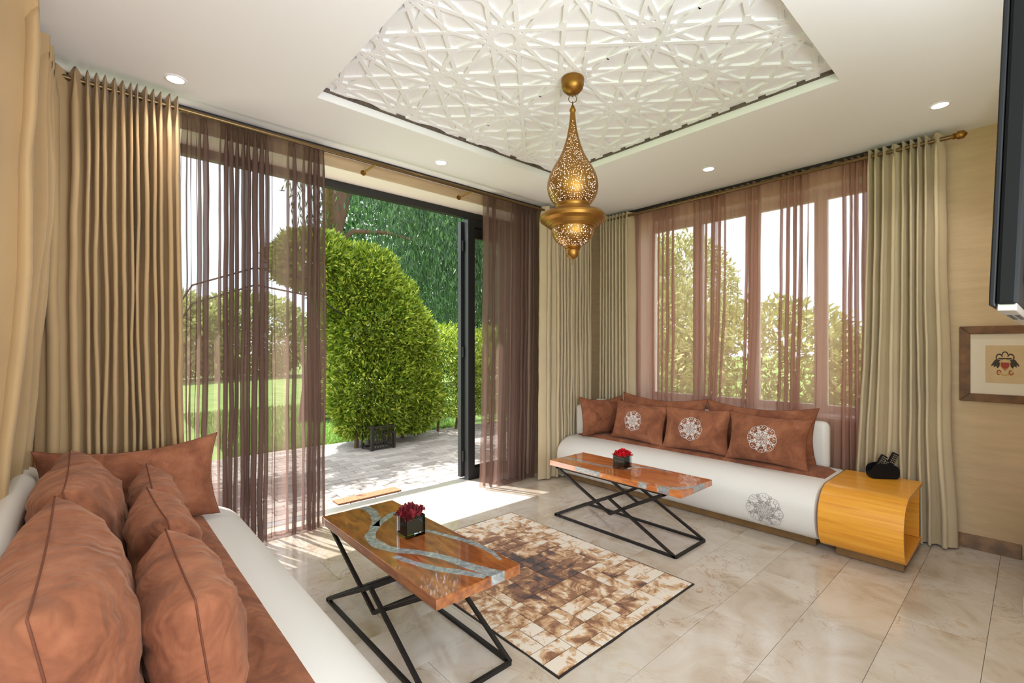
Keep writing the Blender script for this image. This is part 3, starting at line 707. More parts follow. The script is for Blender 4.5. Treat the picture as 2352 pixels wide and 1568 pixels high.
pillow('lumbar_pillow', 'small rust suede pillow between its two look-alikes before the back cushions', .46, .325, .18, (.21, 1.93, ZS), (D(-8), 0, D(92)), GA, None, 11, .07)
pillow('lumbar_pillow', 'small tan suede pillow standing in front of the open end back cushion', .50, .325, .20, (.205, 1.38, ZS), (D(-8), 0, D(90)), GA, None, 12, .07)

# ================================================================= COFFEE TABLES
def coffee_table(label, x0, x1, y0, y1, rivers, wd, sides=(), ends=(), wmat='tabletop_wood'):
    cx_, cy_ = (x0+x1)/2, (y0+y1)/2
    t = thing('coffee_table', label, 'coffee table', (cx_, cy_, 0), world=True)
    zt, th = .405, .038
    MB().box(x0, x1, y0, y1, zt-th, zt).build('tabletop', wmat, t, bevel=.0025)
    for ln in rivers:
        pts = [onz(px, py, zt) for px, py, _ in ln]; wds = [k*wd for _, _, k in ln]
        # smooth the polyline
        P2 = []; W2 = []
        for i in range(len(pts)-1):
            pm, pn = pts[max(0, i-1)], pts[min(len(pts)-1, i+2)]
            for k in range(6):
                f = k/6; a, b = pts[i], pts[i+1]; m0, m1 = (b-pm)*.5, (pn-a)*.5
                P2.append(a*(2*f**3-3*f*f+1)+m0*(f**3-2*f*f+f)+b*(-2*f**3+3*f*f)+m1*(f**3-f*f)); W2.append(wds[i]*(1-f)+wds[i+1]*f)
        P2.append(pts[-1]); W2.append(wds[-1])
        V = []
        cl = lambda q: (min(max(q.x, x0+.001), x1-.001), min(max(q.y, y0+.001), y1-.001))
        for i, p in enumerate(P2):
            tg = (P2[min(i+1, len(P2)-1)]-P2[max(i-1, 0)]).normalized(); nn = Vector((-tg.y, tg.x, 0)); wv = W2[i]*(1+.25*noise.noise((p.x*20, p.y*20, 1)))
            a, b = cl(p+nn*wv), cl(p-nn*wv)
            V += [(*a, zt+.0006), (*b, zt+.0006), (*b, zt-.002), (*a, zt-.002)]
        n = len(P2); Fs = []
        for i in range(n-1):
            for k in range(4): Fs.append((4*i+k, 4*i+(k+1) % 4, 4*i+4+(k+1) % 4, 4*i+4+k))
        Fs += [(0, 1, 2, 3), (4*n-1, 4*n-2, 4*n-3, 4*n-4)]
        MB().add(V, Fs).build('resin_inlay', 'resin', t)
    for a, c in sides: MB().box(x0-.0006, x0+.01, min(a, c), max(a, c), zt-th+.003, zt+.0005).build('resin_inlay', 'resin', t, bevel=.002)
    for a, c in ends: MB().box(a, c, y0-.0006, y0+.01, zt-th+.003, zt+.0005).build('resin_inlay', 'resin', t, bevel=.002)
    b = .015; xl, xr = x0+.012, x1-.012; yn, yf = y0+.045, y1-.045; zb = b/2+.001; ztp = zt-th-b/2
    bars = [((xl, yn, zb), (xl, yf, zb)), ((xr, yn, zb), (xr, yf, zb)), ((xl, yn, zb), (xr, yn, zb)), ((xl, yf, zb), (xr, yf, zb))]
    za, zv = .245, .135; ym = cy_
    for x in (xl, xr):
        xi = x+(b if x == xl else -b)
        bars += [((x, yn, zb), (x, ym, za)), ((x, yf, zb), (x, ym, za)), ((xi, yn+.07, ztp), (xi, ym, zv)), ((xi, yf-.0, ztp), (xi, ym, zv))]
        bars += [((xi, yn+.07, ztp), (xi, yf, ztp))]
    bars += [((xl, ym, za), (xr, ym, za)), ((xl+b, ym, zv), (xr-b, ym, zv))]
    for p, q in bars: MB().bar(p, q, b).build('frame_bar', 'iron_black', t)
    return t
rv1 = [[(800, 1166, .8), (840, 1166, 1), (862, 1185, 1), (860, 1212, 1), (850, 1232, 1.1), (868, 1250, 1.2), (905, 1262, 1.1), (960, 1268, .9), (1020, 1280, .9), (1080, 1300, 1.1), (1140, 1318, 1.3), (1172, 1330, .6)],
       [(864, 1208, .9), (882, 1193, .9), (907, 1176, .8)],
       [(905, 1277, .5), (950, 1292, .7), (1000, 1305, .8), (1060, 1314, .8), (1115, 1324, .7)],
       [(972, 1216, .4), (1020, 1228, .6), (1075, 1243, .7), (1120, 1262, .6), (1150, 1285, .3)]]
rv2 = [[(1292, 1050, .8), (1335, 1058, .9), (1378, 1068, .9), (1420, 1073, .9), (1470, 1072, .7), (1515, 1078, .5), (1545, 1086, .2)],
       [(1322, 1072, .5), (1352, 1082, 1.3), (1380, 1090, 1.3), (1394, 1090, .6)],
       [(1478, 1119, .5), (1515, 1118, .8), (1560, 1121, .9), (1608, 1116, .8)],
       [(1515, 1128, .6), (1536, 1131, .7)]]
coffee_table('resin and wood coffee table with black angular frame beside the suede covered sofa', .862, 1.245, 1.335, 2.372, rv1, .021, (), ((1.10, 1.165),))
coffee_table('orange resin and wood coffee table with black angular frame before the window sofa', 2.557, 2.945, 1.37, 2.42, rv2, .024, ((2.17, 1.96), (1.66, 1.60), (1.53, 1.45)), ((2.70, 2.84),), 'tabletop_orange')

# vases with roses
def rose_mesh(name, mat, R0, seed, spiky=False):
    r = random.Random(seed); mb = MB()
    rings = [(3, .25, .95), (5, .5, .85), (6, .8, .62), (7, 1.0, .4)]
    for ri, (n, rad, hgt) in enumerate(rings):
        for k in range(n):
            a = 2*PI*k/n+ri*.5+r.uniform(-.15, .15); wdt = 2*PI/n*.75; V = []
            for j in range(4):
                f = j/3
                for i in range(5):
                    b = a+wdt*(i/4-.5); rr = R0*rad*(.25+.75*math.sin(f*PI/2))*(1+(.12 if j == 3 else 0)+r.uniform(-.04, .04))
                    z = R0*(hgt*f*1.1-(.22*(abs(i-2)/2)**2 if j == 3 else 0)+(.25*r.uniform(-1, 1) if spiky and j == 3 else 0))
                    V.append((rr*math.cos(b), rr*math.sin(b), z))
            mb.add(V, [(j*5+i, j*5+i+1, j*5+6+i, j*5+5+i) for j in range(3) for i in range(4)])
    mb.lathe([(0, -.3*R0), (.2*R0, -.25*R0), (.3*R0, 0), (.2*R0, .5*R0), (0, .75*R0)], 8)
    me = bpy.data.meshes.new(name); me.from_pydata(mb.v, [], mb.f); me.polygons.foreach_set('use_smooth', [True]*len(me.polygons)); me.materials.append(MATS[mat])
    return me
def vase(label, x, y, rose_mat, rose_label, group, n_r, seed, rr, spiky):
    z = .4062; h, hw = .09, .047
    t = thing('flower_vase', label, 'vase', (x, y, z))
    m = MB(); wt = .004
    m.box(-hw, hw, -hw, hw, 0, .01).box(-hw, -hw+wt, -hw, hw, .01, h).box(hw-wt, hw, -hw, hw, .01, h).box(-hw+wt, hw-wt, -hw, -hw+wt, .01, h).box(-hw+wt, hw-wt, hw-wt, hw, .01, h)
    m.build('glass_cube', 'vase_glass', t)
    MB().box(-hw+.007, hw-.007, -hw+.007, hw-.007, .0125, h-.012).build('leaf_lining', 'lining_green', t, bevel=.004)
    me = rose_mesh('rose', rose_mat, rr, seed, spiky); r = random.Random(seed)
    for k in range(n_r):
        a = 2*PI*k/(n_r-1); d = 0 if k == n_r-1 else .036
        o = link('rose', me); o.location = (x+d*math.cos(a), y+d*math.sin(a), z+h-.002+(.018 if d == 0 else 0)+r.uniform(-.003, .003)); o.rotation_euler = (-.45*math.sin(a)*(d > 0), .45*math.cos(a)*(d > 0), r.uniform(0, 6))
        tag(o, rose_label, 'rose', group)
vase('square glass vase of dark red roses on the coffee table beside the suede covered sofa', 1.08, 1.885, 'rose_dark', 'dark red frilly rose in the vase on the yellowish reflecting coffee table', 'dark red roses', 8, 3, .034, True)
vase('square glass vase of bright red roses on the coffee table before the window sofa', 2.765, 1.92, 'rose_bright', 'bright red rose in the vase on the orange coffee table', 'bright red roses', 7, 5, .032, False)

# ================================================================= RUG
rx0, rx1, ry0, ry1 = 1.312, 2.368, 1.195, 2.636
rug = thing('cowhide_rug', 'patchwork cowhide rug of brown and cream pieces between the coffee tables', 'rug', ((rx0+rx1)/2, (ry0+ry1)/2, 0))
hw_, hh_ = (rx1-rx0)/2, (ry1-ry0)/2
out = []
for (ax, ay, bx, by) in ((-hw_, -hh_, hw_, -hh_), (hw_, -hh_, hw_, hh_), (hw_, hh_, -hw_, hh_), (-hw_, hh_, -hw_, -hh_)):
    for i in range(16):
        f = i/16; q = .005*noise.noise((ax+(bx-ax)*f*9, ay+(by-ay)*f*9, 1)); L_ = math.hypot(bx-ax, by-ay); nx, ny = (by-ay)/L_, -(bx-ax)/L_
        out.append((ax+(bx-ax)*f+nx*q, ay+(by-ay)*f+ny*q))
MB().prism(out, 'z', .0006, .0042).build('felt_edge', 'rug_edge', rug)
def patch(x0, x1, y0, y1):
    g = .0014; z = .0042+random.uniform(.0014, .0026)
    MB().add([(x0+g, y0+g, .003), (x1-g, y0+g, .003), (x1-g, y1-g, .003), (x0+g, y1-g, .003), (x0+g*1.6, y0+g*1.6, z), (x1-g*1.6, y0+g*1.6, z), (x1-g*1.6, y1-g*1.6, z), (x0+g*1.6, y1-g*1.6, z)],
             [(4, 5, 6, 7), (0, 1, 5, 4), (1, 2, 6, 5), (2, 3, 7, 6), (3, 0, 4, 7)]).build('hide_patch', 'cowhide', rug, recalc=False)
ncol, nrow = 6, 9; m_ = .008
cw, ch = (2*hw_-2*m_)/ncol, (2*hh_-2*m_)/nrow
rp = random.Random(11)
for i in range(ncol):
    for j in range(nrow):
        a, b, c, d = -hw_+m_+i*cw, -hw_+m_+(i+1)*cw, -hh_+m_+j*ch, -hh_+m_+(j+1)*ch; q = rp.random()
        if q < .3: xm = a+(b-a)*rp.uniform(.35, .65); patch(a, xm, c, d); patch(xm, b, c, d)
        elif q < .6: ym = c+(d-c)*rp.uniform(.35, .65); patch(a, b, c, ym); patch(a, b, ym, d)
        elif q < .85:
            xm = a+(b-a)*rp.uniform(.35, .65); ym = c+(d-c)*rp.uniform(.35, .65); patch(a, xm, c, ym); patch(xm, b, c, ym); patch(a, b, ym, d)
        else: xm = a+(b-a)*.5; ym = c+(d-c)*.5; patch(a, xm, c, d); patch(xm, b, c, ym); patch(xm, b, ym, d)

# ================================================================= PENDANT LANTERN
LX, LY = 1.88, 1.615
pl = thing('pendant_lantern', 'pierced brass teardrop lantern hanging from the carved ceiling panel', 'pendant lamp', (LX, LY, 1.74), world=True)
c = (LX, LY, 0)
MB().lathe([(.0, 2.65), (.058, 2.65), (.060, 2.635), (.057, 2.622), (.0585, 2.618), (.052, 2.595), (.035, 2.577), (.012, 2.569), (0, 2.568)], 36, c).build('canopy', 'brass', pl, smooth=.8)
n = 22
MB().tube([(LX+.021*math.cos(2*PI*i/n)*RT[0], LY+.021*math.cos(2*PI*i/n)*RT[1], 2.545+.021*math.sin(2*PI*i/n)) for i in range(n+1)], .0022, 6, cap=False).build('ring', 'bronze', pl, smooth=4)
MB().tube([(LX, LY, 2.569), (LX, LY, 2.556)], .004, 8).tube([(LX, LY, 2.53), (LX, LY, 2.505)], .004, 8).build('hook', 'bronze', pl, smooth=.7)
MB().lathe([(0, 2.512), (.008, 2.508), (.011, 2.498), (.016, 2.49), (.0165, 2.482), (.012, 2.474), (.0135, 2.468), (.0135, 2.46)], 24, c).build('top_knob', 'brass', pl, smooth=.9)
tear = [(.0135, 2.462), (.0165, 2.43), (.022, 2.39), (.031, 2.345), (.044, 2.30), (.061, 2.255), (.083, 2.215), (.104, 2.18), (.121, 2.145), (.131, 2.11), (.133, 2.08), (.128, 2.05), (.116, 2.022), (.099, 2.0), (.091, 1.992)]
MB().lathe(tear, 56, c).build('teardrop_shade', 'pierced_brass', pl, smooth=4)
MB().lathe([(max(.003, r-.012), z) for r, z in tear[1:]], 40, c).build('inner_liner', 'lamp_liner', pl, smooth=4)
MB().lathe([(.09, 1.995), (.092, 1.985), (.088, 1.975), (.092, 1.962), (.125, 1.955), (.158, 1.942), (.171, 1.928), (.173, 1.918), (.168, 1.906), (.158, 1.9), (.150, 1.893), (.146, 1.894), (.140, 1.885), (.135, 1.886), (.128, 1.876), (.121, 1.877), (.112, 1.867), (.104, 1.866)], 64, c).build('collar_plate', 'brass', pl, smooth=.5)
bowl = [(.108, 1.868), (.109, 1.85), (.104, 1.828), (.09, 1.804), (.066, 1.785), (.042, 1.774)]
MB().lathe(bowl, 48, c).build('lower_bowl', 'pierced_brass', pl, smooth=4)
MB().lathe([(r-.012, z) for r, z in bowl], 40, c).build('inner_liner', 'lamp_liner', pl, smooth=4)
MB().lathe([(.042, 1.776), (.043, 1.768), (.037, 1.762), (.04, 1.757), (.033, 1.752), (.034, 1.742), (.031, 1.728), (.022, 1.716), (.009, 1.709), (.005, 1.706)], 32, c).build('drop_finial', 'brass', pl, smooth=.9)
MB().tube([(LX, LY, 1.708), (LX, LY, 1.70), (LX, LY, 1.692), (LX, LY, 1.684), (LX, LY, 1.674)], [.003, .006, .003, .006, .002], 8).build('drop_bead', 'bronze', pl, smooth=.9)

# ================================================================= RECESSED SPOTLIGHTS
for k, (x, y, lab) in enumerate(((.325, 2.90, 'round recessed spotlight over the khaki drapes by the suede sofa'), (1.92, 2.91, 'round recessed spotlight over the open garden doorway'),
                                 (3.50, 1.656, 'round recessed spotlight over the middle of the window sofa'), (3.535, .353, 'round recessed spotlight near the drape by the framed print'))):
    t = thing('ceiling_spotlight', lab, 'spotlight', (x, y, H), group='recessed ceiling spotlights')
    MB().lathe([(.036, -.001), (.037, -.004), (.045, -.005), (.050, -.0015), (.050, .0)], 32).build('trim_ring', 'ceiling_white', t, smooth=.9)
    MB().lathe([(0, -.0022), (.02, -.0022), (.0365, -.002)], 32).build('lens', 'lens_glow', t, smooth=4)
    l = bpy.data.lights.new('spot_light', 'SPOT'); l.energy = 7; l.spot_size = 1.9; l.spot_blend = .8; l.shadow_soft_size = .035; l.color = (1, .97, .93)
    lo = bpy.data.objects.new('spot_light', l); COL.objects.link(lo); lo.parent = t; lo.location = (0, 0, -.012)

# ================================================================= TELEVISION, PRINT, REMOTES
tv = thing('television', 'black flat television seen from its back edge on a wall arm', 'television', (1.27, .038, 1.33), (D(2.0), 0, D(-1.35)))
MB().box(0, .96, -.018, .012, .0, .60).build('back_cover', 'gloss_black', tv, bevel=.006)
MB().box(-.003, .963, .012, .02, -.003, .603).build('bezel', 'satin_black', tv, bevel=.002)
MB().box(.012, .948, .020, .0212, .014, .588).build('screen', 'gloss_black', tv)
MB().box(.14, .82, -.045, -.018, .05, .40).build('rear_housing', 'satin_black', tv, bevel=.012)
bst = MB().box(.02, .94, -.016, .011, -.012, .004).build('bottom_strip', 'silver', tv, bevel=.002)
for k in range(8):
    for j in range(2): MB().box(.2+.03*k, .216+.03*k, -.013+.012*j, -.006+.012*j, -.0135, -.0115).build('vent_slot', 'track_black', bst)
MB().box(.40, .56, -.09, -.045, .12, .34).build('wall_plate', 'iron_black', tv, bevel=.004)
MB().tube([(.48, -.08, .23), (.56, -.32, .23), (.50, -.58, .23)], .02, 10).build('wall_arm', 'iron_black', tv, smooth=.6)

pf = thing('framed_print', 'framed heraldic print with cream mount on the beige wall', 'picture', (XB-.012, .1175, 1.145))
pw, ph_, fb = .394, .462, .048     # local x runs along the wall (towards -y), z up
def bd(x0, x1, z0, z1, y0, y1): return MB().box(x0, x1, y0, y1, z0, z1)
pf.rotation_euler = (0, 0, D(-90))
for mbp in (MB().prism([(-pw/2, ph_/2), (pw/2, ph_/2), (pw/2-fb, ph_/2-fb), (-pw/2+fb, ph_/2-fb)], 'z', -.012, .012), MB().prism([(-pw/2, -ph_/2), (pw/2, -ph_/2), (pw/2-fb, -ph_/2+fb), (-pw/2+fb, -ph_/2+fb)], 'z', -.012, .012),
            MB().prism([(-pw/2, -ph_/2), (-pw/2, ph_/2), (-pw/2+fb, ph_/2-fb), (-pw/2+fb, -ph_/2+fb)], 'z', -.012, .012), MB().prism([(pw/2, -ph_/2), (pw/2, ph_/2), (pw/2-fb, ph_/2-fb), (pw/2-fb, -ph_/2+fb)], 'z', -.012, .012)):
    mbp.v = [(x, -z, y_) for x, y_, z in mbp.v]; mbp.build('moulding', 'frame_wood', pf, bevel=.003)
MB().box(-pw/2+fb-.004, pw/2-fb+.004, .002, .006, -ph_/2+fb-.004, ph_/2-fb+.004).build('mount', 'mat_white', pf)
sheet = MB().box(-.083, .083, .0005, .002, -.113, .113).build('print_sheet', 'print_paper', pf)
def flat(polys, mat, y_):
    mb = MB()
    for p in polys: mb.add([(x, y_, z) for x, z in p], [tuple(range(len(p)))])
    return mb.build('heraldic_crest', mat, sheet, recalc=False)
k_, kz_ = .0595, .09
shield = [(-.28, .12), (.28, .12), (.3, -.1), (.18, -.32), (0, -.42), (-.18, -.32), (-.3, -.1)]
flat([[(x*k_, z*kz_) for x, z in shield]], 'ink_red', -.0002)
wing = [(.34, .05), (.5, .3), (.7, .3), (.95, -.02), (.98, -.15), (.78, -.06), (.82, -.22), (.62, -.12), (.55, -.28), (.4, -.18)]
flat([[(x*k_, z*kz_) for x, z in wing]], 'ink_dark', -.0004); flat([[(-x*k_, z*kz_) for x, z in wing][::-1]], 'ink_dark', -.0004)
def ring_p(cx, cz, r, wd, a0, a1, n=14):
    o1 = [(cx+r*math.cos(a0+(a1-a0)*i/n), cz+r*math.sin(a0+(a1-a0)*i/n)) for i in range(n+1)]; i1 = [(cx+(r-wd)*math.cos(a0+(a1-a0)*i/n), cz+(r-wd)*math.sin(a0+(a1-a0)*i/n)) for i in range(n+1)]
    return [[(o1[i][0]*k_, o1[i][1]*kz_), (o1[i+1][0]*k_, o1[i+1][1]*kz_), (i1[i+1][0]*k_, i1[i+1][1]*kz_), (i1[i][0]*k_, i1[i][1]*kz_)] for i in range(n)]
flat(ring_p(0, .62, .24, .08, 0, PI)+ring_p(-.4, .45, .26, .09, .2, 5)+ring_p(.4, .45, .26, .09, -1.9, 2.9)+[[(x*k_, z*kz_) for x, z in ((-.5, .32), (.5, .32), (.45, .42), (-.45, .42))]], 'ink_dark', -.0003)
flat(ring_p(0, -.15, .62, .09, PI+.45, 2*PI-.45)+ring_p(0, .0, .36, .05, 0, 2*PI), 'ink_gold', -.0005)
flat(ring_p(-.42, -.55, .18, .08, 0, 5)+ring_p(.42, -.55, .18, .08, 1.4, 6.4)+[[(x*k_, z*kz_) for x, z in ((-.12, .0), (.12, .0), (.1, -.22), (-.1, -.22))]], 'ink_red', -.0006)

rh = thing('remote_holder', 'black oval remote control holder on the veneer end table', 'holder', (3.80, .655, .4065), (0, 0, D(-50)))
prof = []
for i in range(28):
    a = 2*PI*i/28; prof.append((.082*abs(math.cos(a))**.7*(1 if math.cos(a) > 0 else -1), .001+max(0, .042+(.052 if math.sin(a) > 0 else .06)*abs(math.sin(a))**.8*(1 if math.sin(a) > 0 else -1))))
mbh = MB()
for yy in (-.032, .026): mbh.prism(prof, 'y', yy, yy+.006)
mbh.prism([(x, z*.55) for x, z in prof], 'y', -.026, .026)
mbh.build('body', 'satin_black', rh, smooth=.6)
for k, (dx, dz, tl, lab) in enumerate(((-.045, .03, .55, 'grey keyed remote control leaning from the end table holder'), (-.012, .02, .45, 'short black remote control in the middle of the holder'), (.02, .03, .5, 'tilted black remote control standing highest in the holder'))):
    base = Vector(rh.location)+Matrix.Rotation(D(-50), 3, 'Z') @ Vector((dx, 0, dz+.004))
    rc = thing('remote_control', lab, 'remote', base, (D(-6), tl, D(-50)), 'remote controls in the holder')
    hgt = (.125, .10, .14)[k]
    cs_ = MB().box(-.019, .019, -.009, .009, 0, hgt).build('case', 'satin_black', rc, bevel=.004)
    for i in range(3):
        for j in range(5): MB().box(-.013+.0105*i, -.0065+.0105*i, -.0108, -.0088, hgt-.018-.013*j, hgt-.01-.013*j).build('key', 'silver', cs_)

# ================================================================= OUTSIDE
patio = struct(MB().box(-4, 8, YO, 6.1, -.1, -.022).build('patio', 'soil'), 'pale brick paved patio outside the garden door', 'patio')
pw_, pl_ = .105, .21
vis = []; rest = MB(); bx = MB().box(-pl_/2+.003, pl_/2-.003, -pw_/2+.003, pw_/2-.003, -.03, 0).build('paver', 'paver', patio, bevel=.003, bseg=1); bxme = bx.data
cells = []
row = 0; y = YO+.04+pw_/2
while y < 6.05:
    x = -3.8+(pl_/2 if row % 2 else 0)
    while x < 7.8: cells.append((x, y)); x += pl_
    y += pw_; row += 1
def seen_rank(c):
    w_ = c[0]*FW[0]+c[1]*FW[1]; r_ = c[0]*RT[0]+c[1]*RT[1]; px = CX+F*r_/w_
    return (0 if 735 < px < 1075 else 1, w_)
cells.sort(key=seen_rank); first = True
for k, (x, y) in enumerate(cells):
    if k < 300:
        if first: bx.location = (x, y, 0); first = False
        else:
            o = link('paver', bxme, patio); o.location = (x, y, random.uniform(-.002, .001))
    else: rest.box(x-pl_/2+.003, x+pl_/2-.003, y-pw_/2+.003, y+pw_/2-.003, -.03, random.uniform(-.002, .001))
o = rest.build('paver_field', 'paver', patio, recalc=False); o['kind'] = 'stuff'
struct(MB().box(-60, 60, 6.1, 90, -.3, -.03).box(8, 60, -40, 6.1, -.3, -.03).box(-60, -4, -40, 6.1, -.3, -.03).build('lawn', 'lawn'), 'sunny green lawn beyond the patio', 'lawn')
struct(MB().box(-4, 8, -40, -1.25, -.3, -.03).box(4.6, 8, -1.25, YO, -.3, -.03).box(-4, -.75, -1.25, YO, -.3, -.03).build('reflector', 'paver', recalc=False), 'pale stone terrace added around the house to bounce light', 'reflector')  # unseen ground, added pale so it bounces sunlight onto the ceiling
dm = thing('doormat', 'narrow speckled brown coir mat on the sunlit threshold', 'doormat', (1.74, 3.725, .002))
MB().box(-.28, .27, -.062, .062, 0, .012).build('coir_pad', 'coir', dm, bevel=.002)

def leaf_mesh(name, pts, dirs, length, width, mat, parent, jitter=.35, fold=.25):
    n = len(pts); pts = np.asarray(pts); dirs = np.asarray(dirs)
    dirs = dirs+rng.normal(0, jitter, dirs.shape); dirs /= np.linalg.norm(dirs, axis=1)[:, None]
    a = rng.normal(0, 1, (n, 3)); sd = np.cross(dirs, a); sd /= np.linalg.norm(sd, axis=1)[:, None]; nn = np.cross(sd, dirs)
    Lh = (length*rng.uniform(.6, 1.25, n))[:, None]; Wd = (width*rng.uniform(.7, 1.2, n))[:, None]
    v = np.empty((n, 4, 3)); v[:, 0] = pts; v[:, 1] = pts+dirs*Lh*.45+sd*Wd+nn*Wd*fold; v[:, 2] = pts+dirs*Lh; v[:, 3] = pts+dirs*Lh*.45-sd*Wd+nn*Wd*fold
    me = bpy.data.meshes.new(name); me.vertices.add(4*n); me.vertices.foreach_set('co', v.reshape(-1))
    idx = np.arange(4*n).reshape(n, 4); tri = np.stack([idx[:, [0, 1, 2]], idx[:, [0, 2, 3]]], 1).reshape(-1)
    me.loops.add(6*n); me.loops.foreach_set('vertex_index', tri); me.polygons.add(2*n); me.polygons.foreach_set('loop_start', np.arange(0, 6*n, 3)); me.update(calc_edges=True)
    me.materials.append(MATS[mat]); o = link(name, me, parent); o['kind'] = 'stuff'
    return o
def ellipsoid_cloud(els, n, depth=.18, zmin=.12):
    els = [(np.array(c), np.array(r)) for c, r in els]; ar = np.array([r[0]*r[1]+r[1]*r[2]+r[0]*r[2] for _, r in els]); P_, D_ = [], []
    for (c, r), k in zip(els, (ar/ar.sum()*n).astype(int)):
        d = rng.normal(0, 1, (k, 3)); d /= np.linalg.norm(d, axis=1)[:, None]
        lump = np.array([noise.noise((p[0]*3+c[0], p[1]*3+c[1], p[2]*3))*.12+noise.noise((p[0]*9+c[0], p[1]*9+c[1], p[2]*9+c[2]))*.10 for p in d])
        p = c+d*r*(1+lump-depth*rng.random(k)**1.6)[:, None]; keep = p[:, 2] > zmin
        for c2, r2 in els:
            if c2 is c: continue
            keep &= (((p-c2)/r2)**2).sum(1) > (1-depth)**2*.9
        P_.append(p[keep]); D_.append((d/r)[keep])
    P_ = np.concatenate(P_); D_ = np.concatenate(D_); D_ /= np.linalg.norm(D_, axis=1)[:, None]
    return P_, D_
# arched hedge and its low continuation
ha = thing('hedge_arch', 'bright green leafy hedge grown over a garden arch', 'hedge', (2.8, 5.75, 0), world=True)
els = [((2.80, 5.75, .72), (.62, .48, .78)), ((3.25, 5.75, .62), (.45, .44, .6)), ((2.80, 5.75, 1.5), (.66, .5, .72)), ((2.55, 5.75, 2.02), (.58, .46, .52)), ((2.02, 5.75, 2.26), (.5, .42, .36)), ((3.22, 5.75, 1.25), (.42, .42, .55))]
p, d = ellipsoid_cloud(els, 120000, .3); d[:, 2] += .25
leaf_mesh('foliage', p, d, .075, .0125, 'leaf_hedge', ha, .6)
for (x, y, q) in ((2.45, 5.6, .15), (2.7, 5.75, .0), (2.95, 5.7, -.1), (3.2, 5.8, .1)):
    MB().tube([(x, y, -.02), (x+q*.3, y, .5), (x+q, y, 1.1), (x-.1+q, y, 1.8)], [.028, .022, .018, .012], 7).build('stem', 'bark', ha, smooth=.8)
for dz in (0, .18): MB().tube([(2.6, 5.55, 1.3-dz), (2.35, 5.5, 1.75-dz), (1.9, 5.48, 2.0-dz), (1.3, 5.48, 2.08-dz), (.75, 5.5, 1.85-dz), (.45, 5.52, 1.3-dz), (.38, 5.52, -.02)], .009, 6).build('arch_hoop', 'iron_black', ha, smooth=.8)
lh = thing('low_hedge', 'low clipped hedge running on from the leafy arch', 'hedge', (4.4, 5.9, 0), world=True)
p, d = ellipsoid_cloud([((3.9, 5.9, .85), (.75, .42, .72)), ((4.9, 5.9, .85), (.8, .42, .72)), ((5.9, 5.9, .85), (.8, .42, .72)), ((6.9, 5.9, .85), (.8, .42, .74))], 52000, .3, zmin=.2); d[:, 2] += .25
leaf_mesh('foliage', p, d, .062, .011, 'leaf_hedge', lh, .55)
for x in np.arange(3.5, 7.4, .33): MB().tube([(x, 5.9, -.03), (x+.03, 5.88, .4), (x-.02, 5.9, .9)], [.022, .018, .01], 7).build('stem', 'bark', lh, smooth=.8)
pt = thing('trellis_planter', 'small black lattice planter at the foot of the leafy arch', 'planter', (2.66, 5.42, 0), (0, 0, D(4)))
for sx in (-.15, .15):
    for sy in (-.11, .11): MB().box(sx-.014, sx+.014, sy-.014, sy+.014, 0.0, .30).build('post', 'iron_black', pt)
for z in (.02, .28): MB().box(-.15, .15, -.12, -.105, z-.01, z+.01).box(-.15, .15, .105, .12, z-.01, z+.01).box(-.158, -.143, -.11, .11, z-.01, z+.01).box(.143, .158, -.11, .11, z-.01, z+.01).build('rail', 'iron_black', pt)
for k in range(8):
    x = -.126+.036*k; MB().bar((x, -.112, .03), (x, -.112, .27), .008).build('lattice_bar', 'iron_black', pt)
for k in range(5):
    z = .06+.045*k; MB().bar((-.15, -.112, z), (.15, -.112, z), .008).build('lattice_bar', 'iron_black', pt)

# willow
wt = thing('willow_tree', 'dark weeping willow with hanging strands behind the leafy arch', 'tree', (3.0, 8.2, 0), world=True)
MB().tube([(2.85, 8.2, -.05), (2.95, 8.2, 1.2), (3.0, 8.2, 2.3), (3.12, 8.2, 3.2), (3.4, 8.2, 4.2), (3.9, 8.3, 5.4), (4.6, 8.5, 6.4)], [.26, .22, .2, .19, .17, .13, .08], 12).build('trunk', 'bark', wt, smooth=.8)
MB().tube([(3.0, 8.2, 2.9), (3.5, 8.1, 3.3), (4.1, 8.0, 3.35), (4.6, 8.0, 3.3)], [.05, .045, .035, .02], 8).build('branch', 'bark', wt, smooth=.8)
MB().tube([(3.4, 8.2, 4.2), (4.6, 9.0, 5.4), (6.4, 9.8, 6.0)], [.12, .09, .05], 8).build('branch', 'bark', wt, smooth=.8)
def strands(n, xr, yr, ztop, zbot, step, cond=None):
    P_, D_ = [], []
    while n:
        x, y = random.uniform(*xr), random.uniform(*yr)
        if cond and not cond(x, y): continue
        n -= 1; z1, z0 = random.uniform(*ztop), random.uniform(*zbot); k = max(3, int((z1-z0)/step)); t = np.linspace(0, 1, k)
        dx, dy = random.uniform(-.35, .35), random.uniform(-.35, .35)
        q = np.stack([x+dx*(1-t)**2+.04*np.sin(t*9+x*5), y+dy*(1-t)**2+.04*np.cos(t*8+y*7), z1+(z0-z1)*t], 1)+rng.normal(0, .035, (k, 3)); P_.append(q)
        D_.append(np.tile([0, 0, -1.0], (k, 1)))
    return np.concatenate(P_), np.concatenate(D_)
p1, d1_ = strands(1250, (3.6, 9.5), (7.6, 10.2), (3.8, 6.8), (1.3, 2.8), .075, lambda x, y: x/y > .47+.05*random.random())
p2, d2_ = strands(130, (2.6, 4.4), (7.6, 9.0), (4.6, 6.5), (2.9, 4.2), .08)
MB().tube([(3.12, 8.2, 3.2), (2.8, 7.4, 3.9), (2.2, 6.5, 4.3), (1.2, 5.9, 4.4), (.2, 5.7, 4.3)], [.09, .07, .06, .045, .02], 8).build('branch', 'bark', wt, smooth=.8)
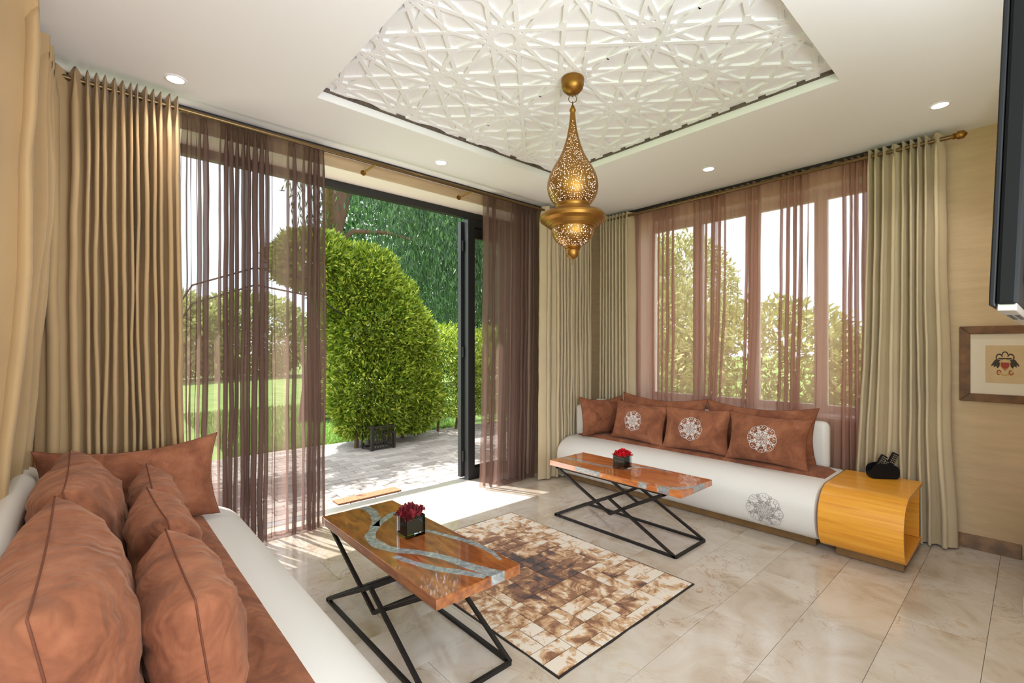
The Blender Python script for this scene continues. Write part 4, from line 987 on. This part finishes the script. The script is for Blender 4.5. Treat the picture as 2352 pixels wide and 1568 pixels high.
p3, d3_ = strands(420, (.1, 3.2), (5.52, 6.1), (4.0, 4.5), (3.7, 3.95), .05)     # bough hanging over the patio
leaf_mesh('foliage', np.concatenate([p1, p2]), np.concatenate([d1_, d2_]), .15, .013, 'leaf_willow', wt, .3)
leaf_mesh('foliage', p3, np.tile([.7, .3, -.1], (len(p3), 1)), .17, .024, 'leaf_willow', wt, .9)
# further trees
def tree(name, label, cat, els, n, mat, ll, lw, trunk, group):
    t = thing(name, label, cat, trunk, group=group, world=True)
    x, y, _ = trunk; zc = els[0][0][2]
    MB().tube([(x, y, -.1), (x+.1, y, zc*.5), (els[0][0][0], els[0][0][1], zc)], [.16, .12, .06], 9).build('trunk', 'bark', t, smooth=.8)
    p, d = ellipsoid_cloud(els, n, .35, .15); leaf_mesh('foliage', p, d, ll, lw, mat, t, .8)
G = 'trees beyond the garden'
tree('garden_tree', 'dense green tree directly behind the weeping willow', 'tree', [((7.5, 13, 3.4), (2.8, 1.6, 3.4)), ((10.5, 13.5, 4), (2.6, 1.8, 4))], 26000, 'leaf_willow', .26, .05, (7.5, 13, 0), G)
tree('garden_tree', 'broad green tree behind the low clipped hedge', 'tree', [((16.5, 11, 3.2), (2.6, 1.8, 3.2)), ((19, 10, 3), (2.4, 2, 3))], 12000, 'leaf_bright', .26, .05, (16.5, 11, 0), G)
tree('garden_tree', 'pale low garden tree seen through the brown sheer by the suede sofa', 'tree', [((1.5, 21, 1.6), (3.0, 1.5, 1.7)), ((5.0, 22, 1.7), (2.6, 1.4, 1.8))], 14000, 'leaf_bright', .3, .06, (1.5, 21, 0), G)
tree('garden_tree', 'pale green shrub outside the window behind the rosy sheers', 'shrub', [((9.2, 3.4, 1.0), (1.2, 1.7, 1.1)), ((9.6, 1.0, .8), (1.2, 1.6, .9)), ((9.8, 5.8, 1.3), (1.3, 1.4, 1.5))], 14000, 'leaf_bright', .18, .035, (9.2, 3.6, 0), G)
# grass blades on the near lawn edge
n = 26000
gp = np.stack([rng.uniform(1.2, 4.5, n), 6.12+rng.random(n)**1.6*4.5, np.full(n, -.03)], 1)
tag(leaf_mesh('grass', gp, np.tile([0, 0, 1.0], (n, 1)), .075, .0055, 'grass_blade', None, .3), 'short green grass blades on the lawn beyond the patio', 'grass', kind='stuff')
